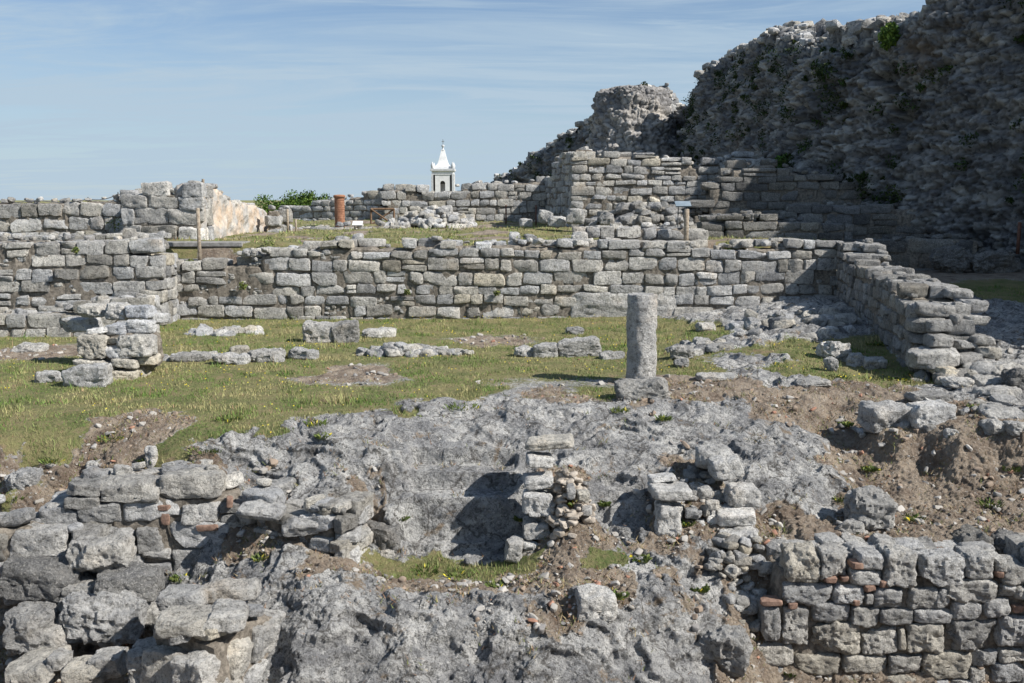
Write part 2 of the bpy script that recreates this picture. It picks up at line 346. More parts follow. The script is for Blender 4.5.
# grass pit and the rock lip before it
an([(375, 565, -1.25, 'g'), (420, 568, -1.28, 'g'), (470, 568, -1.28, 'g'), (510, 568, -1.24, 'g'), (400, 588, -1.30, 's'), (450, 590, -1.30, 's'), (500, 588, -1.26, 's'), (360, 570, -1.18, 's'), (370, 530, -1.05, 's'),
    (355, 598, -1.12, 'r'), (400, 604, -1.17, 'r'), (450, 606, -1.16, 'r'), (500, 604, -1.16, 'r'), (560, 605, -1.2, 's'), (600, 612, -1.22, 's'), (345, 575, -1.05, 'r'), (335, 620, -1.22, 'r'),
    (350, 640, -1.44, 'r'), (400, 645, -1.42, 'r'), (450, 640, -1.46, 'r'), (500, 640, -1.40, 'r'), (550, 650, -1.50, 'r'), (600, 660, -1.62, 'r'), (350, 683, -1.75, 'r'), (400, 683, -1.72, 'r'), (450, 683, -1.78, 'r'), (500, 683, -1.74, 'r'), (560, 683, -1.78, 'r'), (620, 683, -1.84, 'r'), (600, 630, -1.40, 'r'),
    (300, 640, -1.38, 'r'), (300, 683, -1.66, 'r'), (270, 683, -1.8, 'r'), (280, 600, -1.22, 'r'), (235, 580, -1.25, 'r'), (190, 572, -1.32, 'r'), (215, 558, -1.18, 'r'), (165, 570, -1.38, 'r'), (205, 595, -1.45, 'r'), (280, 565, -1.06, 'r'), (260, 545, -.96, 's'), (300, 545, -.96, 's'), (330, 565, -1.08, 's'), (240, 525, -.84, 's'), (240, 620, -1.45, 'r'), (290, 620, -1.3, 'r')])
# mound of mortar and soil by the stub, and the middle
an([(570, 455, -.30, 'r'), (560, 480, -.48, 's'), (575, 500, -.62, 's'), (560, 525, -.80, 's'), (590, 540, -.88, 's'), (560, 555, -1.0, 's'), (600, 560, -1.02, 'g'), (610, 585, -1.15, 's'), (600, 470, -.44, 'r'), (620, 500, -.66, 'r'), (625, 530, -.86, 'r'), (640, 545, -.98, 's'), (650, 570, -1.08, 'r'), (700, 570, -1.12, 'r'), (660, 600, -1.24, 'r'), (700, 620, -1.45, 'r'),
    (640, 480, -.50, 'r'), (700, 480, -.48, 's'), (690, 510, -.68, 's'), (720, 540, -.92, 's'), (740, 560, -1.05, 's'), (730, 590, -1.32, 's'), (760, 500, -.68, 'r'), (760, 470, -.42, 'r'), (800, 470, -.44, 'r'), (800, 500, -.68, 'r'), (770, 530, -.92, 's'), (755, 560, -1.08, 's'), (750, 600, -1.5, 's'), (745, 640, -1.72, 's'), (740, 683, -2.05, 's'), (690, 683, -1.95, 'r'), (650, 650, -1.6, 'r'), (680, 590, -1.2, 's'), (860, 520, -.88, 's')])
# left bank
an([(-300, 420, 0, 'g'), (0, 420, 0, 'g'), (60, 422, -.02, 'g'), (120, 424, -.03, 's'), (160, 425, -.03, 's'), (0, 440, -.12, 'g'), (60, 440, -.14, 'g'), (120, 450, -.22, 's'), (170, 450, -.2, 'g'), (180, 465, -.32, 'g'), (0, 465, -.32, 's'), (60, 470, -.38, 's'), (120, 475, -.42, 's'), (-100, 470, -.35, 's'), (-300, 500, -.6, 's'),
    (0, 490, -.52, 'g'), (50, 500, -.6, 's'), (110, 490, -.52, 's'), (180, 478, -.42, 's')])
A_ += [(x, y, z, 's') for x in (-9, -7, -6.2, -5.5, -4.8) for y, z in ((12.2, -.62), (11.6, -1.6), (11.0, -1.9), (10.4, -2.1), (9.8, -2.25), (9.2, -2.3), (8.6, -2.35))]
A_ += [(x, y, z, 's') for x in (2.9, 3.5, 4.1, 4.8, 5.5, 6.5, 8) for y, z in ((10.75, -.95), (10.1, -2.4), (9.5, -2.4), (8.8, -2.4))] + [(x, 8.2, -2.1, 's') for x in (-9, -5, -2, 0, 2, 4, 8)] + [(x, 6.2, -1.9, 's') for x in (-9, -4, 0, 4, 9)] + [(x, 3.4, .0, 'g') for x in (-9, -3, 3, 9)] + [(x, 1., 1.25, 'g') for x in (-9, -3, 3, 9)] + [(x, -6, 1.3, 'g') for x in (-9, 0, 9)]
A_ += [(8.2, 16.5, .3, 'r'), (8.8, 19, .35, 'r'), (9.3, 22, .5, 'r'), (9.8, 26, .9, 's'), (12, 24, .75, 'g'), (12, 28, .95, 's'), (15, 26, 1.0, 's'), (14, 20, .5, 'g'), (12, 17, .3, 'g'), (16, 14, .2, 'g'), (20, 20, .6, 'g')]
A_ += [(-25, 22, 0, 'g'), (-25, 16, 0, 'g'), (-18, 8, -.8, 's'), (20, 8, -.8, 's')]
AX = np.array([a[:3] for a in A_]); AC = np.array([a[3] for a in A_])
def _kern(x, y): 
    d = np.sqrt((x[:, None]-AX[None, :, 0])**2+(y[:, None]-AX[None, :, 1])**2+1e-5); return d
_K = _kern(AX[:, 0], AX[:, 1])-.0*np.eye(len(AX)); _n = len(AX)
_B = np.zeros((_n+3, _n+3)); _B[:_n, :_n] = _K-1e-2*np.eye(_n); _B[:_n, _n] = _B[_n, :_n] = 1; _B[:_n, _n+1] = _B[_n+1, :_n] = AX[:, 0]; _B[:_n, _n+2] = _B[_n+2, :_n] = AX[:, 1]
_w = np.linalg.solve(_B, np.concatenate([AX[:, 2], np.zeros(3)]))
def lower(x, y):
    out = np.empty(len(x), np.float32); xs = np.clip(x, -22, 20); ys = np.clip(y, -6, 29)
    for i in range(0, len(x), 40000):
        xi, yi = xs[i:i+40000], ys[i:i+40000]; out[i:i+40000] = _kern(xi, yi)@_w[:_n]+_w[_n]+_w[_n+1]*xi+_w[_n+2]*yi
    return np.clip(out, -2.4, 1.6)
def cover(x, y):
    P = np.stack([x, y, x*0], 1); wx = x+.28*fbm(P*1.7, 3)+.1*fbm(P*7, 3); wy = y+.28*fbm(P*1.7+40, 3)+.1*fbm(P*7+70, 3); out = np.zeros((len(x), 3), np.float32)
    for i in range(0, len(x), 40000):
        w = 1/(_kern(wx[i:i+40000], wy[i:i+40000])**2+.004)**2
        s = w.sum(1)
        for k, ch in enumerate('gsr'): out[i:i+40000, k] = w[:, AC == ch].sum(1)/s
    return out
def ground(x, y):
    """height and cover of the ground"""
    x = np.asarray(x, float); y = np.asarray(y, float); P = np.stack([x, y, x*0], 1)
    lo_ = lower(x, y); cv = cover(x, y)
    te = 1.80+.10*fbm(P*.25, 3)+.03*fbm(P*1.6, 3)+.012*np.clip(y-26, 0, 20)
    yw = 24.85+6.2*sst(8.25, 9.2, x)
    t = sst(0, .55, y-yw); z = lo_*(1-t)+te*t
    tg = sst(-.15, .25, fbm(P*.7+9, 3)+.35-.02*np.clip(y-34, 0, 20)); far = sst(60, 90, y)
    cv = cv*(1-t)[:, None]+np.stack([np.maximum(tg, far), (1-tg)*(1-far), tg*0], 1)*t[:, None]
    near = (y < 26)
    r = cv[:, 2]; r = sst(.3, .7, r)
    dz = np.zeros(len(x), np.float32)
    P2 = P[near]; rr = r[near]; d = .07*fbm(P2*np.array([.9, 1.2, 1]), 2, .5, True)-.05; d += .04*fbm(P2*np.array([3.2, 2.2, 1])+5, 3, .55)
    lawn = sst(.4, .6, cv[near, 0]); kn = sst(14.3, 15.2, y[near])*sst(3, 4.2, x[near])*sst(24.6, 23.5, y[near])
    rr2 = rr*(1-.55*sst(14.2, 15, y[near]))
    dz[near] = d*rr2+(.10*np.maximum(fbm(P2*1.3+3, 3, .55, True), 0)-.02)*kn*(1-lawn*.6)
    so = sst(.3, .7, cv[:, 1]); dz[near] += (.035*fbm(P2*3.1+9, 4, .6)*so[near])
    dz += .012*fbm(P*2.5+50, 2)
    m = sst(-1.36, -1.2, x)*sst(.12, -.02, x)*sst(11.58, 11.68, y)*sst(12.78, 12.66, y)   # two shallow steps cut into the bedrock
    wy = y+.035*fbm(P*2.1+4, 3)+.03*x
    zt = -.25-.21*sst(12.60, 12.565, wy)-.21*sst(12.20, 12.165, wy)-.52*sst(11.84, 11.70, wy)
    z = z*(1-m)+zt*m; dz = dz*(1-.85*m)
    return z+dz*(1-t), cv
def build_ground():
    ys = np.concatenate([[-40, -15, -6, -3, 0, 1.5, 3], np.linspace(4, 8.6, 50), np.linspace(8.65, 12.6, 470), 12.6+np.cumsum(np.linspace(.009, .028, 160)), ])
    ys = np.concatenate([ys, np.arange(ys[-1]+.03, 24.6, .035), np.linspace(24.65, 26, 24), np.linspace(26.2, 45, 90), np.geomspace(46, 3000, 34)])
    tc = np.linspace(-.62, .62, 960); w1 = np.geomspace(.63, 9, 46); ts = np.concatenate([-w1[::-1], tc, w1])
    ny, nx = len(ys), len(ts); Y, T = np.meshgrid(ys, ts, indexing='ij'); X = T*np.maximum(Y, 4.)
    x, y = X.ravel(), Y.ravel(); z, cv = ground(x, y)
    V = np.stack([x, y, z], 1)
    G = V.reshape(ny, nx, 3); du = np.gradient(G, axis=1); dv = np.gradient(G, axis=0); N_ = np.cross(du, dv); N_ /= np.linalg.norm(N_, axis=2, keepdims=True)+1e-9; N_ = N_.reshape(-1, 3)
    sel = (y > 7.5) & (y < 25); Q = V[sel]; r = sst(.35, .65, cv[sel, 2]); s = sst(.35, .65, cv[sel, 1])
    fi = fbm(Q*16+8, 4, .62); fl = fbm(Q*np.array([2.6, 2.0, 1.5])+3, 4, .5); q_ = fbm(Q*np.array([.55, .75, 1.1])+12, 3, .45)*3.2+Q[:, 0]*.25+Q[:, 1]*.5+.06*fi; ld_ = (np.floor(q_)+sst(.30, .70, q_-np.floor(q_)))-q_; hol = -np.clip(fbm(Q*2.4+77, 3, .55)-.25, 0, .5); fi = fbm(Q*16+8, 4, .62); pit = np.minimum(fbm(Q*26+1, 3, .6)+.12, 0)
    wf1, wf2, wid = worley(Q[:, 0]*3.2+.35*fi, Q[:, 1]*2.6+Q[:, 2]*2.2, 5)
    crack = -np.exp(-((wf2-wf1)/.07)**2)
    gf1, gf2, gid = worley(Q[:, 0]*13, Q[:, 1]*13+Q[:, 2]*9, 8)
    peb = np.where(gid > .55, np.clip(.42-gf1, 0, .3), 0)
    st_ = fbm(np.stack([(-.62*Q[:, 0]-.78*Q[:, 1])*.7, (.78*Q[:, 0]-.62*Q[:, 1])*4.2, Q[:, 2]*1.2], 1)+5, 4, .55); d = r*(.022*fl+.030*st_+.010*fi+.018*pit+.012*crack+.10*ld_+.14*hol-.01)+s*(.024*fi+.035*peb+.028*fl+.03*np.clip(fl-.2, 0, 1)+.10*hol)
    stp = sst(-1.36, -1.2, Q[:, 0])*sst(.12, -.02, Q[:, 0])*sst(11.5, 11.7, Q[:, 1])*sst(12.85, 12.7, Q[:, 1]); d = d*(1-.72*stp)
    gr = sst(.5, .8, cv[sel, 0]); d += gr*(.008*fi)
    dd = np.zeros(len(V)); dd[sel] = d*(.55+.45*sst(15, 12, y[sel])); V = V+N_*dd[:, None]
    ii = np.arange(ny*nx).reshape(ny, nx); Fq = np.stack([ii[:-1, :-1], ii[:-1, 1:], ii[1:, 1:], ii[1:, :-1]], -1).reshape(-1, 4)
    # the bedrock is an object of its own, cut from the same sheet so both meet without a gap
    rk = (cv[Fq].mean(1)[:, 2] > .5) & (V[Fq[:, 0], 1] < 24) & (V[Fq[:, 0], 1] > 7)
    def part(name, sel):
        f = Fq[sel]; u, inv = np.unique(f, return_inverse=True)
        o = mk(name, V[u], inv.reshape(-1, 4), 'ground', None, cv[u], True, 'mask'); nv = VN[u]; o.data.normals_split_custom_set_from_vertices(nv.tolist()); return tag(o, kind='structure')
    G = V.reshape(ny, nx, 3); VN = np.cross(np.gradient(G, axis=1), np.gradient(G, axis=0)); VN = (VN/(np.linalg.norm(VN, axis=2, keepdims=True)+1e-9)).reshape(-1, 3)
    part('ground', ~rk); part('bedrock', rk)
build_ground()
def gz(x, y): z, _ = ground(np.array([x]), np.array([y])); return float(z[0])
def hit(px, py):
    """where the sight line through a pixel meets the ground"""
    d = np.array(ray(px, py)); s = np.arange(5., 60., .06); P = np.array([0, 0, EYE])+s[:, None]*d; z, _ = ground(P[:, 0], P[:, 1]); b = np.nonzero(P[:, 2] < z)[0]
    i = b[0] if len(b) else -1; return P[i]

# ------------------------------------------------------------------ masonry
def frame_of(A, B):
    d = np.array([B[0]-A[0], B[1]-A[1]]); Ln = np.linalg.norm(d); d /= Ln; return Ln, np.array([[d[0], -d[1], 0], [d[1], d[0], 0], [0, 0, 1.]])
def masonry(root, A, B, prof, z0, thick, ch=(.2, .34), lw=(.3, .8), n=5, seed=1, gap=.009, rag=.08, miss=.02, m='stone', amp=.07, tv=.2, corner=.065, core=True, warm=.1, lay=None, k=13, big=()):
    """coursed stones in ONE mesh and the earthy core behind them; prof is [(distance along, top height)]"""
    r = np.random.default_rng(seed); Ln, fr = frame_of(A, B); O = np.array([A[0], A[1], 0.]); ps = np.array([p[0] for p in prof]); pz = np.array([p[1] for p in prof])
    top = lambda s: np.interp(s, ps, pz); st = Stones(r); nl = lay or max(1, int(round(thick/.42))); dw = thick/nl; zc = z0
    z0f = z0 if callable(z0) else (lambda s: z0); zc = min(z0f(s) for s in np.linspace(0, Ln, 9)); zmax = max(pz)
    while zc < zmax:
        h = r.uniform(*ch); ph = r.uniform(0, 9)
        for l in range(nl):
            s = -r.uniform(0, lw[0]*.6) if l == 0 else -r.uniform(0, lw[0])
            s = max(s, -.08)
            while s < Ln:
                w = r.uniform(*lw)*(.75+.5*r.random())*(h/np.mean(ch))**.5
                if Ln-s-w < lw[0]*.5: w = Ln-s+.03
                sc = s+w/2; wob = .035*math.sin(sc*1.3+ph)
                tt = top(sc)+r.uniform(-rag, rag*.6)
                if zc+h*.55+wob < tt and zc+h > z0f(sc)-.15 and not (r.random() > miss*2 or l > 0):
                    for q in range(int(4+w/.07)): st.add(O+fr@np.array([s+w*r.random(), dw*.45+r.uniform(-.02, .08), zc+h*r.uniform(.15, .85)+wob]), (r.uniform(.1, .24), .3, r.uniform(.06, .15)), r.normal()*.2, (0, r.normal()*.15), 4, 5, 2, .15, .1, rtint(r, tv, warm), fr)
                elif zc+h*.55+wob < tt and zc+h > z0f(sc)-.15:
                    skip = any(b[0] < sc < b[1] and b[2] < zc+h/2 < b[3] and l == 0 for b in big)
                    if not skip:
                        sub = 2 if (r.random() < .06 and h > .2) else 1
                        for q in range(sub):
                            hh = h/sub; c = np.array([sc, dw*(l+.5)+r.uniform(-.025, .02), zc+hh*(q+.5)+wob+r.uniform(-.01, .01)])
                            hj = hh*(1.0 if r.random() < .75 else r.uniform(.72, 1.12))
                            st.add(O+fr@c, (w-gap*r.uniform(.4, 2), dw*1.05, hj-gap*r.uniform(.4, 1.6)), r.normal()*.035, (r.normal()*.03, r.normal()*.03), n, k if r.random() < .6 else r.uniform(7, 10), r.integers(1, 5), corner*r.uniform(.5, 1.8), amp, rtint(r, tv, warm), fr)
                s += w
        zc += h
    for b in big: st.add(O+fr@np.array([(b[0]+b[1])/2, dw*.45, (b[2]+b[3])/2]), (b[1]-b[0]-.03, dw*1.1, b[3]-b[2]-.03), 0, (0, 0), n*3, 9, 1, .03, amp*.8, rtint(r, .1, warm), fr)
    # loose rubble on the crown
    for s in np.arange(.1, Ln, .22 if n > 4 else .4):
        if r.random() < .75:
            z = top(s); d = r.uniform(.08, .2)*(1 if n > 4 else 1.5); st.add(O+fr@np.array([s+r.normal()*.06, r.uniform(.08, thick-.05), z+r.uniform(-.06, .03)]), (d*r.uniform(1, 1.9), d*1.3, d*.8), r.uniform(0, 3), (r.normal()*.15, r.normal()*.15), max(3, n-1), 4, 3, .15, .1, rtint(r, .25, warm), fr)
    st.build('stonework', m, root)
    if core:
        cs = Stones(r); s = 0
        while s < Ln:
            w = min(.7, Ln-s); sc = s+w/2; zt = min(top(s), top(sc), top(s+w))-.10; zb = z0f(sc)-.4
            if zt > zb+.1: cs.add(O+fr@np.array([sc+(.10 if s == 0 else 0)-(.10 if s+.71 > Ln else 0), thick/2, (zb+zt)/2]), (w+(-.12 if s == 0 or s+.71 > Ln else .12), max(thick-.07-r.uniform(0, .03), .1), zt-zb), 0, (0, 0), 8, 14, 0, .0, .10, (1, 1, 1), fr)
            s += .7
        cs.build('mortar_core', 'mortar', root, 5.)
    return st
def wallpx(name, label, y0, y1, px0, px1, prof, z0, thick, **kw):
    """a wall whose face runs from depth y0 at pixel column px0 to depth y1 at px1"""
    cat = kw.pop('cat', 'stone wall'); root = thing(name, label, cat, kw.pop('group', None)); A = W(px0, 300, y=y0); B = W(px1, 300, y=y1)
    Ln, _ = frame_of(A, B); pp = []
    for px, py in prof:
        a = (px-512)/F; 
        # meet the wall line with the sight plane of this pixel column (x = k*y, k nearly a/cos)
        _, dy, _ = ray(px, py); k = a/dy; den = (B[0]-A[0])-k*(B[1]-A[1]); t = (k*A[1]-A[0])/den; yy = A[1]+t*(B[1]-A[1]); pp.append((t*Ln, W(px, py, y=yy)[2]))
    masonry(root, A, B, pp, z0, thick, **kw); return root

# main wall and its neighbours
wallpx('retaining_wall', 'long grey coursed stone wall behind the lawn and the column', 24.4, 24.4, 150, 842,
       [(150, 262), (238, 262), (246, 251), (300, 249), (330, 242), (372, 241), (380, 246), (440, 240), (470, 243), (520, 241), (560, 244), (600, 243), (700, 245), (712, 248), (745, 246), (760, 243), (842, 243)], .0-.15, .8,
       ch=(.21, .34), lw=(.28, .78), n=6, seed=3, big=((10.35, 13.0, -.1, .72),), tv=.2, rag=.12, miss=.03)
wallpx('upper_wall', 'low grey masonry strip set on the right half of the long wall', 25.25, 25.25, 575, 706, [(575, 240), (582, 228), (640, 226), (680, 224), (700, 226), (706, 236)], 1.7, .7, ch=(.2, .34), lw=(.35, .8), n=5, seed=8, tv=.15)
wallpx('projecting_wall', 'grey block wall at the far left, standing forward of the long wall', 22.9, 23.2, -60, 163, [(-60, 238), (0, 238), (60, 239), (105, 240), (110, 236), (140, 240), (150, 250), (163, 262)], -.1, 1.5, ch=(.22, .38), lw=(.3, .85), n=6, seed=12, rag=.12, miss=.04)
wallpx('low_footing_wall', 'low pale stone footing at the foot of the far left wall', 21.3, 21.5, -60, 150, [(-60, 314), (0, 313), (75, 308), (100, 300), (150, 297)], -.1, .7, ch=(.2, .32), lw=(.35, .7), n=5, seed=14, rag=.1, m='palestone')
wallpx('garden_wall', 'grey block wall on the upper terrace under the rope fence', 28.5, 28.5, -60, 140, [(-60, 200), (0, 200), (60, 200), (110, 197), (140, 190)], 1.7, .8, ch=(.26, .42), lw=(.3, .75), n=6, seed=15, rag=.1)
wallpx('terrace_footing', 'long flat stone footing in front of the wall under the rope fence', 26.5, 26.5, -60, 165, [(-60, 234), (60, 236), (165, 234)], 1.7, .7, ch=(.12, .2), lw=(.5, 1.3), n=5, seed=16, rag=.05)
wallpx('house_wall', 'big block wall face ending in the ochre plastered wall', 27.6, 27.4, 128, 206, [(128, 196), (145, 190), (180, 190), (206, 186)], 1.7, .8, ch=(.24, .6), lw=(.35, 1.0), n=8, seed=17, rag=.08)
# ochre plastered wall running back
def plaster_wall():
    root = thing('plastered_wall', 'ochre and white plastered ruined wall beside the rope fence post', 'ruined wall'); A = W(204, 230, y=27.5); B = W(268, 230, y=35.5); Ln, fr = frame_of(A, B)
    nu, nv = 130, 40; u = np.linspace(0, 1, nu); tp = np.interp(u, [0, .15, .3, .42, .6, .8, 1], [3.36, 3.34, 3.06, 2.86, 2.82, 2.74, 2.5]); tp += .05*fbm(np.stack([u*22, u*0, u*0], 1), 4); tp[0] = tp[-1] = 1.5
    V = []; 
    for j, v in enumerate(np.linspace(0, 1, nv)):   # up the face, over the top, down the back
        zz = np.where(v < .45, v/.45, np.where(v < .6, 1., 1-(v-.6)/.4)); ww = 0. if v < .45 else (.7*(v-.45)/.15 if v < .6 else .7)
        z = 1.5+(tp-1.5)*zz; p = np.stack([u*Ln, np.full(nu, ww), z], 1); V.append(p)
    V = np.concatenate(V); nn = fbm(V*np.array([2.2, 2, 2.2]), 5, .6); V[:, 1] += .10*nn; V[:, 2] += .05*fbm(V*3+8, 3); V = V@fr.T+np.array([A[0], A[1], 0])
    ii = np.arange(nu*nv).reshape(nv, nu); Fq = np.stack([ii[:-1, :-1], ii[:-1, 1:], ii[1:, 1:], ii[1:, :-1]], -1).reshape(-1, 4)
    mk('plaster_face', V, Fq, 'plaster', root)
    r = np.random.default_rng(5); st = Stones(r)
    for s in np.arange(0, Ln, .28):
        st.add(np.array([A[0], A[1], 0])+fr@np.array([s, r.uniform(.1, .6), np.interp(s/Ln, np.linspace(0, 1, nu), tp)+r.uniform(-.02, .05)]), (.35, .3, .16), r.uniform(0, 3), (0, 0), 4, 4, 3, .15, .1, rtint(r))
    st.build('capstone_rubble', 'palestone', root)
plaster_wall()
for px0, px1, pt, y, l in ((269, 282, 208, 33.5, 'upright grey stone pier just right of the plastered wall'), (284, 292, 214, 34.5, 'shorter grey stone pier, right of the taller one by the plastered wall')):
    wallpx('stone_pier', l, y, y, px0, px1, [(px0, pt), (px1, pt)], 1.6, .45, ch=(.4, .6), lw=(.5, .6), n=7, seed=px0, rag=.02, miss=0, cat='pier')
wallpx('distant_wall', 'shaded long wall at the back left behind the brick column', 46, 44, 272, 385, [(272, 210), (290, 206), (320, 201), (345, 197), (365, 190), (385, 186)], 1.6, 1.0, ch=(.2, .36), lw=(.3, .7), n=4, seed=21, rag=.1)
wallpx('back_wall', 'middle back wall below the white church tower', 43.5, 43.5, 385, 545, [(385, 186), (398, 188), (425, 187), (427, 193), (456, 194), (458, 186), (475, 184), (480, 183), (545, 179)], 1.5, 1.0, ch=(.26, .38), lw=(.35, .75), n=4, seed=22, rag=.06)
wallpx('terrace_kerb_wall', 'low line of grey stones on the terrace in front of the brick column', 36, 36, 290, 405, [(290, 230), (330, 226), (350, 224), (405, 224)], 1.6, .6, ch=(.16, .26), lw=(.35, .8), n=4, seed=23, rag=.05)
wallpx('terrace_edge_wall', 'rough line of low stones on the terrace left of its grass strip', 27.5, 28.5, 250, 345, [(250, 246), (280, 241), (300, 243), (330, 240), (345, 244)], 1.6, .6, ch=(.16, .26), lw=(.3, .6), n=5, seed=24, rag=.15)
# the tall rectangular structure
wallpx('high_wall', 'tall brown-grey block wall in front of the big dark city wall', 36, 36, 572, 770, [(572, 160), (578, 155), (600, 154), (640, 153), (665, 157), (690, 161), (705, 166), (712, 160), (745, 153), (770, 158)], 1.5, 1.0, ch=(.2, .36), lw=(.35, .8), n=5, seed=25, rag=.08, warm=.1)
A = W(543, 200, y=44.5); B = W(573, 200, y=36.05)
rt = thing('side_wall', 'shaded side wall running back from the left end of the tall block wall', 'stone wall'); masonry(rt, A, B, [(0, 3.85), (2.5, 4.1), (2.6, 4.45), (6, 4.7), (9, 4.85)], 1.5, .8, ch=(.2, .36), lw=(.35, .8), n=4, seed=26)
wallpx('stepped_wall', 'highest of the dark stepped walls under the city wall', 33.6, 33.4, 688, 862, [(688, 215), (700, 200), (716, 180), (740, 163), (770, 160), (800, 170), (830, 176), (862, 186)], 1.5, 1.0, ch=(.22, .4), lw=(.5, 1.1), n=5, m='darkstone', miss=.1, seed=27, rag=.12)  # stone colour darkened to stand in for shade, here and on the next three
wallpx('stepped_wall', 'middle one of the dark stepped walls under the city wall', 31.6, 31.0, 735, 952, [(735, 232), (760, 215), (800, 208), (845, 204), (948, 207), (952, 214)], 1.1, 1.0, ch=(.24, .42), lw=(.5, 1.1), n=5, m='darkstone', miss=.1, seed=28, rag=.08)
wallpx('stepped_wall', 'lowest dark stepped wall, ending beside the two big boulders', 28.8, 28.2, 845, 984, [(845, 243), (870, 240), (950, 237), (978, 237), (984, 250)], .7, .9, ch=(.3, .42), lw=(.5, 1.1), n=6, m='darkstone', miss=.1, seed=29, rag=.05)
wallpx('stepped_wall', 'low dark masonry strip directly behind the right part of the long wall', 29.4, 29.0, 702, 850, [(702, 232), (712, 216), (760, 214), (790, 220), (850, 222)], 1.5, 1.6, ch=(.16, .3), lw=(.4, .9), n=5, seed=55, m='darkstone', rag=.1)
# return wall coming toward the viewer on the right
def return_wall():
    rt = thing('cross_wall', 'ruined rubble wall on the right coming forward from the long wall', 'stone wall'); A = (8.0, 24.6); B = (6.45, 15.9)
    masonry(rt, A, B, [(0, 1.95), (1, 1.85), (2.2, 1.55), (4, 1.5), (6.5, 1.48), (7.6, 1.42), (8.4, 1.3), (8.84, .95)], lambda s: .25-.02*s, .95, ch=(.16, .28), lw=(.22, .5), n=6, seed=31, rag=.12, miss=.01, corner=.12, warm=.05, m='grey_and_shade_stone')  # duller stone than the wall end, painting in the shade of this face
    r = np.random.default_rng(4); st = Stones(r)
    for a, b, c, d, y in ((355, 265, 470, 315, 15.9), (390, 320, 475, 370, 15.7), (400, 375, 460, 430, 15.5), (330, 425, 485, 500, 15.3), (465, 210, 540, 245, 16.6), (520, 250, 590, 300, 16.2), (525, 305, 595, 345, 15.9), (550, 375, 615, 420, 15.6), (580, 420, 635, 465, 15.4), (470, 330, 525, 375, 15.8), (470, 390, 550, 430, 15.6), (460, 260, 520, 300, 16.1), (490, 440, 575, 480, 15.4)):
        x0, y0, x1, y1 = 820+a/3.59, 230+b/3.59, 820+c/3.59, 230+d/3.59; dep = .45; p0 = W(x0, y1, y=y); p1 = W(x1, y0, y=y+dep*.5)
        st.add(((p0[0]+p1[0])/2, y+dep/2, (p0[2]+p1[2])/2), (p1[0]-p0[0], dep, max(p1[2]-p0[2], .12)), r.normal()*.08, (r.normal()*.05, r.normal()*.05), 9, 6, 3, .12, .09, rtint(r, .15, .03))
    st.build('wall_end_stones', 'stone', rt)
return_wall()

